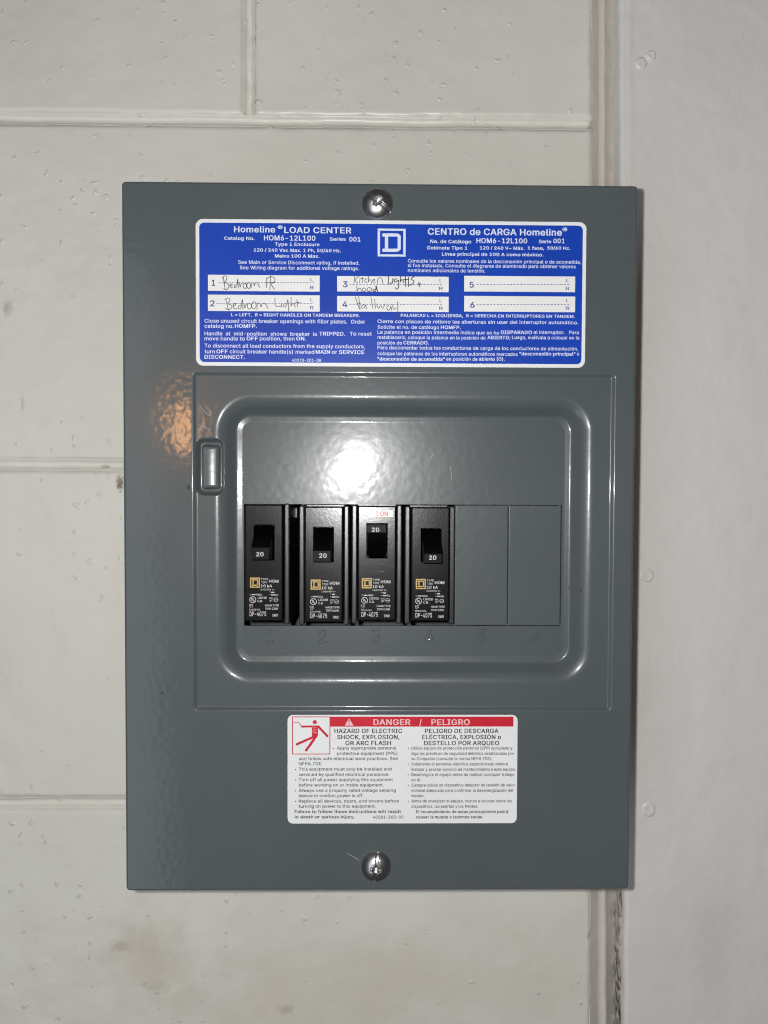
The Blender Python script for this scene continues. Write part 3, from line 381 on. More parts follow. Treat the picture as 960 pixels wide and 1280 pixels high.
BOLD = '''!112 82,22 82,29 78,40 72,48 63,53 47,54 31,52 22,44 18,38 16,29 16,22 20,12 26,4 35,-1 51,-2 66,0 76,8 80,14|71,80 74,83 76,262 73,264 66,265 25,264 22,262 24,83 27,80 34,80
"174 71,160 74,162 74,168 78,262 75,264 68,265 28,264 25,262 25,251 29,162 32,160 39,159|129,160 132,162 132,170 135,262 132,264 125,265 86,264 83,262 83,249 86,162 89,160 96,159
(151 125,280 88,281 81,280 78,278 66,255 57,233 47,201 39,165 36,142 35,119 37,68 46,31 58,-8 78,-45 81,-48 118,-48 125,-48 128,-45 128,-39 106,10 96,41 90,68 86,106 87,133 96,186 106,218 128,272 128,278
)151 12,280 9,278 9,272 22,244 40,186 50,133 51,106 48,69 41,42 32,16 9,-39 9,-45 12,-48 19,-48 55,-48 58,-45 78,-8 92,31 100,71 102,103 101,142 90,201 86,216 70,255 58,278 55,280 48,281
,108 11,-59 42,-60 49,-60 52,-57 78,38 78,44 76,46 34,47 27,46 24,44 9,-50 9,-57
-241 178,97 178,130 175,132 57,133 50,132 47,130 47,97 50,94 168,94 175,94
.108 16,38 16,14 24,4 31,0 46,-2 64,0 71,4 79,14 81,22 79,38 71,48 64,52 50,54 31,52 24,48
/139 124,276 82,276 78,273 -2,-27 -3,-35 0,-38 43,-38 46,-34 126,266 127,274
0241 148,0 170,12 176,19 189,33 202,61 210,91 213,127 210,174 202,204 189,232 169,252 147,264 114,269 79,264 57,252 50,246 38,232 24,204 17,174 14,138 16,95 24,61 37,33 57,12 79,0 111,-3|111,229 122,228 127,226 135,220 147,206 156,183 160,160 162,133 160,105 156,82 148,61 135,46 123,38 116,37 104,38 93,45 80,60 72,82 66,105 65,128 66,160 72,183 80,205 92,220 104,228
1241 203,1 205,3 205,35 203,37 148,38 148,262 145,264 138,265 91,264 33,221 33,182 36,180 51,180 96,212 96,38 30,37 28,35 28,3 31,0 38,0
2241 24,1 195,0 202,0 205,3 205,36 202,38 92,39 163,113 178,131 189,147 197,167 201,187 201,196 196,219 191,232 182,242 176,248 162,258 142,266 121,268 103,268 85,266 65,259 48,248 33,230 24,208 23,184 26,182 72,182 74,184 75,198 79,210 94,225 111,230 130,224 136,220 144,212 149,201 150,186 145,171 131,149 22,33 22,3
3241 27,264 25,262 25,229 28,226 128,226 68,159 68,127 71,124 114,122 131,116 140,111 148,101 153,89 154,76 153,66 147,54 139,46 128,40 117,36 106,36 91,40 80,45 73,52 68,61 65,74 62,76 15,76 12,74 12,67 16,50 18,44 25,31 40,16 58,6 79,0 106,-3 137,-1 163,7 179,18 185,24 195,35 204,53 206,72 204,102 195,120 179,138 162,148 140,154 128,155 196,232 196,262 193,264 186,265
4241 162,264 123,265 116,264 112,262 10,88 10,56 13,54 131,53 131,3 134,0 179,1 181,3 181,53 214,54 217,56 217,89 214,92 181,92 181,167 178,170 141,170 134,170 131,167 131,92 68,92 164,255 165,262
5241 191,264 48,265 41,264 38,262 24,129 29,126 62,123 72,124 81,130 93,135 107,138 117,138 129,132 137,125 147,114 152,100 154,89 152,77 150,68 147,60 140,51 130,42 112,36 101,38 85,46 79,52 74,62 72,72 68,76 22,75 20,73 20,66 22,51 31,32 47,16 61,7 84,-1 114,-3 142,0 163,9 178,20 194,40 203,60 205,82 204,108 199,125 192,139 184,150 170,163 155,170 139,176 112,178 93,176 79,172 85,226 190,226 193,229 193,262
6241 168,264 126,265 119,264 115,261 41,151 27,119 24,106 22,81 24,60 32,40 44,24 62,8 83,0 110,-3 139,-1 162,7 177,19 194,38 202,58 204,79 202,110 195,129 184,143 167,157 147,166 109,168 171,256 171,262|112,36 95,41 86,50 79,59 75,69 72,87 74,97 78,109 86,119 95,127 106,132 114,132 131,127 140,119 147,110 152,98 154,82 152,72 148,60 140,50 131,41 120,36
7241 41,0 82,0 89,0 92,3 205,226 205,262 203,264 31,265 24,264 21,262 21,229 24,226 148,226 38,9 38,3
8241 84,266 66,260 50,250 35,234 28,218 25,200 28,173 36,156 50,142 56,139 42,131 30,119 22,106 18,92 16,78 18,52 27,33 43,17 61,6 81,0 103,-2 116,-3 145,0 166,6 183,17 199,33 208,50 210,68 210,87 204,107 196,119 184,132 170,139 175,142 190,157 198,173 201,191 198,216 191,234 182,244 176,250 160,260 142,266 123,268 111,269|157,65 147,50 135,41 122,36 104,36 90,42 81,47 74,54 69,65 69,86 75,97 81,104 86,108 105,116 121,116 142,106 151,97 157,86|111,156 97,160 86,169 82,173 80,180 76,195 82,212 89,220 97,226 107,230 115,230 130,226 140,217 144,213 148,204 150,192 144,174 136,166 129,160 119,156
9241 58,0 100,0 107,0 111,4 169,88 185,114 198,142 202,157 204,184 202,206 194,225 182,241 164,257 143,266 122,268 104,268 83,266 64,258 48,246 42,239 32,227 24,207 22,187 24,156 31,136 41,124 60,108 78,101 100,98 116,97 55,9 55,3|110,133 106,134 95,139 86,147 79,156 75,166 73,182 75,197 79,207 86,216 95,224 106,228 114,230 131,224 141,216 148,206 152,193 154,178 152,168 148,156 141,148 131,139 120,134
:108 16,38 16,14 24,4 31,0 46,-2 64,0 71,4 79,14 81,22 79,38 71,48 64,52 50,54 31,52 24,48|16,176 16,151 24,142 31,138 47,135 62,137 71,142 79,151 81,160 79,176 71,185 64,190 49,192 33,190 24,185
;108 11,-59 42,-60 49,-60 52,-57 78,38 78,44 76,46 34,47 27,46 24,44 9,-50 9,-57|83,151 85,160 83,176 75,185 69,190 53,192 37,190 29,186 21,176 19,167 21,151 29,142 35,138 51,135 67,137 75,142
=241 201,51 201,85 198,88 36,88 29,88 26,85 26,51 29,48 191,48 198,48|201,125 201,159 198,162 36,162 29,162 26,159 26,125 29,122 191,122 198,122
A254 -2,3 1,0 8,0 51,1 54,3 77,71 163,71 188,3 190,1 231,0 238,0 241,3 240,13 148,262 146,264 101,265 94,264 90,262 0,13|119,197 149,110 90,110
B242 22,264 20,262 20,3 23,0 30,0 126,0 155,2 180,10 196,20 210,35 216,51 219,78 217,95 211,111 204,121 191,133 178,139 187,144 198,153 208,174 209,197 207,214 200,230 192,240 187,246 173,255 149,263 124,265|72,115 128,115 145,110 155,102 161,95 166,84 168,73 165,61 156,50 141,42 124,40 72,40|72,154 72,226 117,226 133,224 147,216 155,205 158,190 152,172 137,159 121,154
C269 196,10 216,26 225,35 234,47 242,66 246,88 243,90 236,91 197,90 194,88 185,65 168,48 161,44 139,38 119,40 100,48 88,59 72,81 64,109 62,133 64,160 72,185 84,203 100,217 118,226 139,228 161,221 168,216 185,200 194,177 197,174 236,174 243,174 246,177 242,200 234,218 225,231 210,246 180,262 163,266 132,269 98,265 66,252 41,230 24,205 14,174 10,127 14,92 25,60 41,36 66,13 95,2 132,-3 161,-2 176,2
D265 22,1 111,0 153,4 184,16 210,38 227,61 237,93 241,128 237,173 227,205 216,222 207,232 185,249 155,262 123,264 30,265 23,264 20,262 20,3|72,40 72,226 109,226 131,224 152,215 166,204 180,183 187,159 190,137 187,107 179,83 168,66 151,50 129,42 110,40
E223 196,1 198,3 198,37 195,40 72,40 72,114 178,114 185,114 188,117 188,151 185,154 72,154 72,226 193,226 196,229 196,262 193,264 186,265 22,264 20,262 20,3 23,0 30,0
F219 23,0 62,0 69,0 72,3 72,111 173,111 180,112 183,114 183,147 180,150 72,150 72,226 192,226 195,229 195,262 193,264 30,265 23,264 20,262 20,3
G274 94,264 65,252 41,230 24,205 14,174 10,138 14,92 24,61 41,36 66,14 97,1 132,-3 171,0 197,10 216,24 235,47 246,76 249,100 249,136 246,138 239,139 133,138 131,136 131,103 133,101 196,100 196,91 188,70 178,57 164,46 145,39 133,38 119,40 100,48 84,63 72,81 64,105 62,132 64,156 72,185 84,203 100,217 118,226 132,228 139,228 152,224 160,221 170,214 184,200 194,177 197,174 245,175 247,177 247,183 243,198 235,217 224,231 209,246 194,256 176,263 142,268 123,268
H272 236,1 238,3 238,262 235,264 228,265 196,265 189,264 186,262 186,155 72,155 72,262 69,264 62,265 22,264 20,262 20,3 23,0 30,0 62,0 69,0 72,3 72,116 186,116 186,3 189,0 196,0
I164 143,1 145,3 145,37 143,39 101,40 101,226 143,227 145,229 145,262 142,264 135,265 8,264 6,262 6,229 8,227 49,226 49,40 8,39 6,37 6,3 9,0 16,0
J212 175,264 136,265 129,264 126,262 126,80 123,60 114,46 102,38 95,37 83,38 71,46 62,60 59,80 59,94 56,96 17,97 10,96 7,94 7,74 12,42 30,16 54,2 92,-3 131,2 155,16 173,42 178,74 178,262
K247 232,1 234,3 234,9 134,149 234,256 234,262 231,264 224,265 174,264 72,154 72,262 69,264 62,265 22,264 20,262 20,3 23,0 30,0 62,0 69,0 72,3 72,86 98,113 178,1
L210 23,264 20,262 20,3 23,0 30,0 189,1 191,3 191,37 188,40 72,40 72,262 69,264 62,265
M328 292,264 238,265 231,264 228,262 168,108 158,78 146,111 86,262 83,264 76,265 22,264 20,262 20,3 23,0 30,0 68,0 71,3 71,159 132,3 136,0 143,0 178,0 182,3 242,157 242,3 245,0 252,0 292,1 294,3 294,262
N276 240,1 242,3 242,262 239,264 232,265 199,265 192,264 189,262 189,87 79,261 75,264 68,265 22,264 20,262 20,3 23,0 30,0 62,0 69,0 72,3 72,179 92,145 182,4 186,0 193,0
O281 201,13 220,30 229,40 242,61 253,92 257,138 253,174 242,206 226,230 221,236 201,252 172,264 142,268 124,268 95,264 66,252 41,230 24,205 14,174 10,127 14,92 25,60 41,36 66,13 95,2 124,-2 142,-2 172,2|132,38 119,40 100,48 84,62 72,81 64,105 62,133 64,160 72,184 84,203 101,218 119,226 134,228 148,226 167,217 182,203 194,185 202,160 204,128 202,105 194,80 182,62 166,48 148,40
P236 22,1 62,0 69,0 72,3 72,93 120,93 152,96 173,104 188,114 194,120 205,135 212,158 214,185 212,204 205,224 194,238 175,254 152,262 121,265 30,265 23,264 20,262 20,3|72,132 72,226 124,225 140,220 149,214 157,204 161,191 162,180 161,168 157,155 150,146 141,138 127,134 115,132
Q281 242,-23 244,-21 244,-15 214,24 226,36 242,60 254,95 257,138 253,174 242,206 226,230 221,236 201,252 172,264 142,268 124,268 95,264 66,252 41,230 24,205 14,174 10,127 14,92 25,60 41,36 66,13 94,2 131,-3 173,2 188,-20 193,-24|134,228 148,226 167,217 182,203 194,185 202,160 204,128 202,105 198,92 194,80 184,65 163,90 123,91 116,90 113,88 113,82 146,39 132,38 119,40 100,48 84,62 72,81 64,105 62,133 64,160 72,184 84,203 101,218 119,226
R238 22,264 20,262 20,3 23,0 30,0 62,0 69,0 72,3 72,99 115,99 169,1 222,1 224,3 224,9 170,108 189,119 194,124 205,138 212,156 215,186 212,207 205,226 190,244 176,254 153,262 121,265|72,226 115,226 127,224 140,221 148,215 157,205 162,183 161,170 157,158 152,151 141,144 128,140 72,139
S237 145,266 117,269 104,268 82,266 62,260 42,248 27,233 19,215 16,187 20,167 32,149 36,144 57,130 140,103 154,94 161,84 162,76 162,67 156,55 147,47 136,40 116,36 92,39 79,45 72,52 65,63 62,75 59,78 19,79 12,78 9,76 12,52 22,32 40,14 56,6 78,-2 109,-4 136,-2 147,-2 170,6 187,17 193,23 203,34 211,52 214,70 212,94 207,108 193,124 177,136 164,142 93,164 76,175 70,184 68,199 74,212 81,219 90,224 108,229 127,228 142,220 153,209 158,192 162,190 200,189 207,190 210,192 207,217 200,232 182,249 167,259
T238 135,0 138,3 138,226 215,226 218,229 218,262 215,264 208,265 9,264 6,262 6,229 8,227 86,226 86,3 89,0 96,0
U273 237,264 196,265 189,264 186,262 186,96 184,80 178,65 169,53 157,44 142,38 134,38 114,40 102,44 90,52 80,65 74,80 72,96 72,262 69,264 62,265 30,265 23,264 20,262 20,88 22,71 24,63 32,42 50,22 68,9 93,0 127,-4 162,-1 191,9 208,22 226,42 236,64 239,88 239,262
V254 -2,262 -1,253 92,3 95,0 102,0 147,1 150,3 240,252 241,262 238,264 231,265 197,265 190,264 186,262 121,70 52,262 49,264 42,265 8,265 1,264
W357 -2,262 -2,256 1,245 67,5 70,1 115,0 122,0 125,3 172,174 218,3 221,0 228,0 265,0 272,0 275,3 345,256 345,262 343,264 302,265 295,264 292,262 246,86 202,256 198,264 153,265 146,264 143,262 97,86 51,262 48,264 41,265 8,265 1,264
X251 1,1 54,1 118,94 183,1 228,0 235,0 238,3 238,9 150,136 233,256 233,262 231,264 179,264 127,191 119,178 60,264 15,265 8,264 5,262 5,256 88,135 -1,9 -1,3
Y250 95,0 134,0 141,0 144,3 144,107 238,256 238,262 236,264 183,264 132,183 119,160 54,264 8,265 1,264 -2,262 -2,256 0,254 92,107 92,3
Z233 208,1 210,3 210,37 207,40 74,39 208,233 208,262 205,264 198,265 12,264 10,262 10,229 13,226 145,226 122,195 11,32 11,3 14,0 21,0
a209 176,1 178,3 178,148 177,154 172,168 164,179 152,190 139,196 125,201 109,203 78,202 60,199 43,192 32,184 19,170 10,156 10,149 12,147 42,138 57,138 66,150 74,157 87,163 99,165 111,162 119,157 127,142 128,134 124,127 110,124 68,118 44,113 30,107 22,101 10,86 7,78 5,64 7,39 14,24 27,11 38,3 55,-2 76,-4 103,-2 116,2 128,8 128,3 131,0|128,89 126,67 122,56 116,48 106,39 94,34 84,34 72,36 65,40 61,44 57,51 56,62 61,71 66,76 84,82
b226 18,264 16,262 16,3 19,0 26,0 63,0 66,3 66,10 76,4 91,-2 117,-4 145,0 166,9 184,27 194,42 203,68 205,93 204,127 195,155 184,174 179,178 165,190 145,200 117,203 90,202 67,190 67,262 64,264 57,265|108,35 101,36 89,42 80,51 73,66 68,83 66,104 72,132 80,148 89,157 99,162 112,164 119,164 131,158 140,148 148,134 153,117 154,99 153,83 149,69 140,52 131,42 119,36
c212 162,188 139,199 126,202 102,203 71,200 49,190 30,172 18,155 10,131 7,105 10,68 18,46 28,30 49,9 74,-1 102,-4 125,-2 151,5 169,18 181,30 187,41 191,53 191,59 187,62 160,70 145,70 142,67 136,52 127,43 121,39 106,34 95,36 81,43 72,52 64,67 60,86 58,103 64,132 72,147 81,156 93,162 106,164 116,162 127,156 135,148 141,134 144,132 159,132 189,139 191,141 191,147 182,166 176,174
d226 194,264 155,265 148,264 145,262 145,190 122,202 96,203 67,200 47,190 35,180 29,173 17,155 10,131 7,105 10,68 17,44 29,27 47,9 67,0 96,-4 122,-2 135,3 146,10 146,3 149,0 186,0 193,0 196,3 196,262|100,35 93,36 81,43 72,52 64,68 60,86 58,104 64,132 72,148 81,158 93,164 104,164 111,164 123,158 132,148 140,132 144,114 146,96 140,68 132,51 123,42 111,36
e216 70,200 49,190 34,178 29,172 18,153 10,130 7,104 10,68 18,45 30,27 49,9 72,0 110,-4 133,-2 149,2 165,11 180,24 187,34 192,46 192,53 190,55 161,64 146,64 142,61 139,52 134,46 121,38 110,34 97,36 84,41 73,50 65,61 60,77 60,85 194,86 196,88 196,108 194,130 189,150 180,166 167,182 156,190 141,198 126,202 106,203|60,121 64,138 71,148 81,158 93,163 101,164 111,164 122,158 132,148 139,137 143,122 143,121
f141 33,0 71,0 78,0 81,3 81,164 121,164 124,167 124,198 121,200 114,201 81,201 82,224 86,232 94,236 100,236 114,234 121,234 124,237 131,262 131,268 125,272 111,276 91,276 72,274 59,269 48,262 38,252 32,240 30,226 30,201 -4,200 -7,198 -7,167 -5,165 30,164 30,3
g227 194,200 150,200 147,198 147,188 136,196 122,202 96,203 68,200 47,190 29,173 17,156 10,132 7,96 10,70 14,60 18,47 29,31 49,13 68,6 88,2 99,2 122,4 134,8 146,16 146,5 142,-15 132,-28 117,-36 100,-38 85,-34 73,-26 58,-10 43,-10 17,-24 15,-27 15,-33 22,-43 34,-55 44,-62 59,-70 76,-74 105,-75 133,-72 153,-68 170,-58 185,-43 193,-25 196,-3 196,198|100,164 113,163 123,158 132,148 141,132 145,118 146,103 145,85 140,69 132,56 124,48 111,42 104,42 93,42 83,47 71,58 64,71 58,98 60,118 64,132 72,148 81,157 93,164
h219 18,264 16,262 16,3 19,0 26,0 64,0 67,3 68,132 73,144 88,160 99,164 105,164 114,162 126,154 136,138 138,122 138,3 141,0 148,0 187,1 189,3 189,131 187,151 180,168 173,180 168,186 155,195 140,200 123,202 105,202 88,200 67,190 67,262 64,264 57,265
i97 64,0 67,3 67,198 64,200 57,201 19,200 16,198 16,3 19,0 26,0|72,236 72,258 65,266 58,270 43,273 28,271 19,266 12,258 12,236 19,228 26,224 41,221 56,223 65,228
j97 64,200 26,201 19,200 16,198 16,-15 10,-27 4,-32 -12,-32 -15,-35 -15,-68 -12,-70 27,-70 41,-64 54,-52 61,-43 65,-29 67,-14 67,198|10,251 12,238 16,231 24,224 34,222 50,222 60,224 68,230 73,244 73,251 68,264 60,270 50,272 34,272 24,270 16,263 12,258
k204 18,264 16,262 16,3 19,0 26,0 64,0 67,3 67,72 76,80 139,1 194,1 196,3 196,9 113,114 190,192 190,198 187,200 180,201 134,200 67,132 67,262 64,264 57,265
l109 19,264 16,262 16,43 19,26 26,13 42,2 69,-1 96,1 100,4 100,11 95,35 92,38 73,38 70,41 68,49 67,262 64,264 57,265
m319 288,3 288,139 286,154 279,174 272,184 258,196 242,202 227,204 196,202 169,191 159,181 151,191 138,200 119,204 90,202 79,199 67,192 66,198 63,200 26,201 19,200 16,198 16,3 18,1 57,0 64,0 67,3 68,136 73,148 78,154 87,161 96,164 107,164 117,157 124,147 127,133 127,3 129,1 168,0 175,0 178,3 178,135 182,147 188,154 195,161 204,164 217,164 223,160 228,156 236,146 238,131 238,3 241,0 248,0 285,0
n219 187,1 189,3 189,130 186,151 180,169 171,181 156,194 137,201 113,203 88,200 66,190 66,198 63,200 18,200 16,198 16,3 19,0 26,0 64,0 67,3 68,132 73,144 88,160 99,164 105,164 114,162 126,154 136,138 138,122 138,3 141,0 148,0
o222 49,9 71,0 95,-4 113,-4 136,0 158,9 173,22 178,27 190,45 198,68 201,94 198,131 188,158 178,172 158,190 136,200 113,202 95,202 71,200 49,190 30,172 18,155 10,131 7,105 10,68 18,46 28,30|101,164 114,162 126,156 136,146 144,130 150,103 148,83 144,69 136,53 126,42 114,36 106,35 91,38 81,43 72,52 64,69 58,96 60,112 64,130 72,147 81,156 93,162
p226 18,-70 57,-71 64,-70 67,-68 67,10 76,4 91,-2 117,-4 145,0 166,9 184,27 195,44 204,72 205,106 203,131 195,155 184,172 165,190 145,200 117,203 90,202 76,196 66,189 66,198 63,200 26,201 19,200 16,198 16,-68|108,35 101,36 89,42 80,51 73,66 68,83 66,104 72,132 80,148 89,157 99,162 112,164 119,164 131,158 140,148 148,134 153,117 154,99 153,83 149,69 140,52 131,42 119,36
q226 194,-70 196,-68 196,198 193,200 186,201 149,200 146,198 146,189 135,196 122,202 96,203 67,200 47,190 29,173 17,155 10,131 7,94 10,68 17,44 29,27 47,9 67,0 96,-4 122,-2 135,3 145,10 145,-68 148,-70 155,-71|100,35 93,36 81,43 72,52 64,68 60,86 58,104 64,132 72,148 81,158 93,164 104,164 111,164 123,158 132,148 140,132 144,114 146,96 140,68 132,51 123,42 111,36
r144 19,0 57,0 64,0 67,3 68,134 73,145 78,151 88,158 103,162 122,161 129,162 132,164 132,200 130,202 105,203 85,201 66,193 66,198 63,200 26,201 19,200 16,198 16,3
s196 33,10 48,2 64,-2 93,-4 117,-2 139,4 153,12 166,26 173,39 176,54 176,62 172,80 164,94 144,108 121,116 95,121 79,126 72,131 66,137 64,144 67,153 73,159 85,164 92,166 103,164 112,160 119,152 124,142 127,140 142,140 170,146 172,148 172,154 167,167 160,177 148,190 135,196 120,202 92,203 69,201 50,196 39,190 23,175 16,159 13,139 17,121 25,108 45,93 69,85 97,79 109,75 118,69 123,59 121,49 113,41 101,36 94,34 82,36 71,40 63,48 58,61 54,64 39,64 10,57 8,55 8,49 12,35 20,23
t128 114,2 117,4 117,10 111,35 108,38 101,38 82,37 78,40 74,46 73,55 73,164 110,165 112,167 112,198 109,200 73,201 73,244 71,246 25,246 22,244 22,201 -4,200 -7,198 -7,167 -4,164 22,164 22,47 26,28 39,11 54,2 82,-2 99,-2
u219 18,200 16,198 16,69 18,48 24,32 33,19 48,6 68,-1 92,-3 117,0 139,10 139,3 142,0 187,1 189,3 189,198 186,200 179,201 141,200 138,198 138,83 136,69 132,56 124,46 116,41 100,36 90,38 78,46 70,62 67,79 67,198 64,200 57,201
v209 196,198 193,200 186,201 152,201 145,200 142,198 97,72 52,198 49,200 42,201 9,201 2,200 -1,198 0,189 70,3 73,1 113,0 120,0 124,3 195,189
w298 1,198 1,192 57,8 61,1 99,0 106,0 109,3 141,116 174,3 177,0 184,0 222,0 225,3 282,192 282,198 280,200 240,201 233,200 230,198 199,86 168,198 165,200 158,201 118,200 115,196 85,84 54,198 51,200 44,201 11,201 4,200
x203 2,1 54,1 94,62 135,1 179,0 186,0 189,3 189,9 124,101 186,192 186,198 184,200 133,200 95,143 58,200 14,201 7,200 4,198 4,192 66,103 0,9 0,3
y209 17,-69 24,-72 47,-73 76,-68 88,-62 100,-50 106,-41 195,189 196,198 194,200 153,201 146,200 142,198 97,72 52,198 49,200 42,201 9,201 2,200 -1,198 0,189 70,5 62,-20 54,-30 45,-34 31,-32 24,-32 21,-35 14,-60 14,-66
z204 177,1 179,3 179,36 176,38 78,39 176,167 176,198 173,200 166,201 16,200 14,198 14,164 17,162 111,161 11,32 11,3 14,0 21,0
~241 16,78 19,76 26,75 61,76 64,78 66,90 70,100 77,104 87,99 110,80 126,72 150,68 171,70 183,74 192,81 203,95 209,109 210,134 207,136 200,137 165,136 162,134 161,121 158,116 151,108 148,108 141,112 119,131 106,139 96,142 86,144 55,142 42,137 34,131 23,118 18,103
®245 8,187 6,169 8,141 14,122 23,105 32,94 51,77 69,68 88,62 114,59 144,62 162,68 180,77 192,87 208,105 217,122 223,141 225,158 223,187 217,206 208,223 198,235 180,251 162,260 144,266 118,269 88,266 69,260 51,251 41,242 23,223 14,206|158,113 146,103 129,96 115,94 103,96 86,103 73,114 109,114 111,116 112,144 129,114|71,212 71,116 60,131 53,147 50,162 54,183 61,199|73,214 86,225 103,232 115,234 129,232 146,225 158,215 172,198 178,181 180,165 178,147 172,130 168,125 153,153 162,161 166,177 165,193 161,200 154,208 141,214|111,170 111,189 115,189 122,185 122,176 118,172
Á254 -2,3 1,0 8,0 51,1 54,3 77,71 163,71 188,3 190,1 231,0 238,0 241,3 240,13 148,262 146,264 101,265 94,264 90,262 0,13|119,197 149,110 90,110|174,337 171,340 164,340 122,339 120,337 96,288 96,282 99,280 106,279 139,280 174,331
É223 196,1 198,3 198,37 195,40 72,40 72,114 178,114 185,114 188,117 188,151 185,154 72,154 72,226 193,226 196,229 196,262 193,264 186,265 22,264 20,262 20,3 23,0 30,0|163,337 160,340 153,340 111,339 108,337 85,288 85,282 88,280 95,279 129,280 163,331
Í164 143,1 145,3 145,37 143,39 101,40 101,226 143,227 145,229 145,262 142,264 135,265 8,264 6,262 6,229 8,227 49,226 49,40 8,39 6,37 6,3 9,0 16,0|130,337 127,340 120,340 78,339 76,337 52,288 52,282 55,280 62,279 95,280 130,331
Ó281 201,13 220,30 229,40 242,61 253,92 257,138 253,174 242,206 226,230 221,236 201,252 172,264 142,268 124,268 95,264 66,252 41,230 24,205 14,174 10,127 14,92 25,60 41,36 66,13 95,2 124,-2 142,-2 172,2|132,38 119,40 100,48 84,62 72,81 64,105 62,133 64,160 72,184 84,203 101,218 119,226 134,228 148,226 167,217 182,203 194,185 202,160 204,128 202,105 194,80 182,62 166,48 148,40|188,337 185,340 178,340 136,339 134,337 110,288 110,282 113,280 120,279 153,280 188,331
Ú273 237,264 196,265 189,264 186,262 186,96 184,80 178,65 169,53 157,44 142,38 134,38 114,40 102,44 90,52 80,65 74,80 72,96 72,262 69,264 62,265 30,265 23,264 20,262 20,88 22,71 24,63 32,42 50,22 68,9 93,0 127,-4 162,-1 191,9 208,22 226,42 236,64 239,88 239,262|184,337 181,340 174,340 132,339 130,337 106,288 106,282 109,280 116,279 149,280 184,331
á209 176,1 178,3 178,148 177,154 172,168 164,179 152,190 139,196 125,201 109,203 78,202 60,199 43,192 32,184 19,170 10,156 10,149 12,147 42,138 57,138 66,150 74,157 87,163 99,165 111,162 119,157 127,142 128,134 124,127 110,124 68,118 44,113 30,107 22,101 10,86 7,78 5,64 7,39 14,24 27,11 38,3 55,-2 76,-4 103,-2 116,2 128,8 128,3 131,0|128,89 126,67 122,56 116,48 106,39 94,34 84,34 72,36 65,40 61,44 57,51 56,62 61,71 66,76 84,82|149,273 146,276 139,276 97,275 93,270 71,223 71,217 74,214 81,214 114,215 149,267
é216 70,200 49,190 34,178 29,172 18,153 10,130 7,104 10,68 18,45 30,27 49,9 72,0 110,-4 133,-2 149,2 165,11 180,24 187,34 192,46 192,53 190,55 161,64 146,64 142,61 139,52 134,46 121,38 110,34 97,36 84,41 73,50 65,61 60,77 60,85 194,86 196,88 196,108 194,130 189,150 180,166 167,182 156,190 141,198 126,202 106,203|60,121 64,138 71,148 81,158 93,163 101,164 111,164 122,158 132,148 139,137 143,122 143,121|156,273 153,276 146,276 104,275 100,270 78,223 78,217 81,214 88,214 122,215 156,267
í97 64,0 67,3 67,198 64,200 57,201 19,200 16,198 16,3 19,0 26,0|96,273 93,276 86,276 44,275 40,270 18,223 18,217 21,214 28,214 61,215 96,267
ñ219 187,1 189,3 189,130 186,151 180,169 171,181 156,194 137,201 113,203 88,200 66,190 66,198 63,200 18,200 16,198 16,3 19,0 26,0 64,0 67,3 68,132 73,144 88,160 99,164 105,164 114,162 126,154 136,138 138,122 138,3 141,0 148,0|43,227 46,224 53,224 81,224 84,227 87,234 104,226 113,224 133,224 142,226 154,236 160,246 162,266 159,268 152,269 124,268 121,266 119,258 105,266 95,270 79,270 60,268 50,258 46,249
ó222 49,9 71,0 95,-4 113,-4 136,0 158,9 173,22 178,27 190,45 198,68 201,94 198,131 188,158 178,172 158,190 136,200 113,202 95,202 71,200 49,190 30,172 18,155 10,131 7,105 10,68 18,46 28,30|101,164 114,162 126,156 136,146 144,130 150,103 148,83 144,69 136,53 126,42 114,36 106,35 91,38 81,43 72,52 64,69 58,96 60,112 64,130 72,147 81,156 93,162|158,273 155,276 148,276 106,275 102,270 80,223 80,217 83,214 90,214 123,215 158,267
ú219 18,200 16,198 16,69 18,48 24,32 33,19 48,6 68,-1 92,-3 117,0 139,10 139,3 142,0 187,1 189,3 189,198 186,200 179,201 141,200 138,198 138,83 136,69 132,56 124,46 116,41 100,36 90,38 78,46 70,62 67,79 67,198 64,200 57,201|157,273 154,276 147,276 105,275 101,270 79,223 79,217 82,214 89,214 122,215 157,267'''
_gl = {False: {}, True: {}}
for bold_, tab in ((False, REGULAR), (True, BOLD)):
    for row in tab.split('\n'):
        adv, _, rest = row[1:].partition(' ')
        _gl[bold_][row[0]] = (int(adv)/500, [[tuple(int(t)/500 for t in p.split(',')) for p in l.split(' ')] for l in rest.split('|')])
_cache = {}
def glyph_curve(ch, bold=False):
    c = bpy.data.curves.new("t", 'CURVE'); c.dimensions = '2D'; c.fill_mode = 'FRONT'
    for l in _gl[bold][ch][1]:
        sp = c.splines.new('POLY'); sp.points.add(len(l)-1); sp.use_cyclic_u = True
        for k, p in enumerate(l): sp.points[k].co = (p[0], p[1], 0, 1)
    return c
def glyph_mesh(ch, bold):
    key = (ch, bold)
    if key not in _cache:
        c = glyph_curve(ch, bold); o = bpy.data.objects.new("t", c); me = o.to_mesh()
        _cache[key] = ([(p.co.x, p.co.y) for p in me.vertices], [tuple(p.vertices) for p in me.polygons])
        o.to_mesh_clear(); bpy.data.objects.remove(o); bpy.data.curves.remove(c)
    return _cache[key]
def text_geo(s, bold):
    v = []; f = []; x = 0; bold = bool(bold)
    for ch in s:
        if ch == ' ': x += .20; continue
        gv, gf = glyph_mesh(ch, bold); n = len(v)
        v += [(p[0]+x, p[1]) for p in gv]; f += [tuple(i+n for i in q) for q in gf]
        x += _gl[bold][ch][0]
    return v, f
def cap_h(bold=False): return .53 if bold else .518
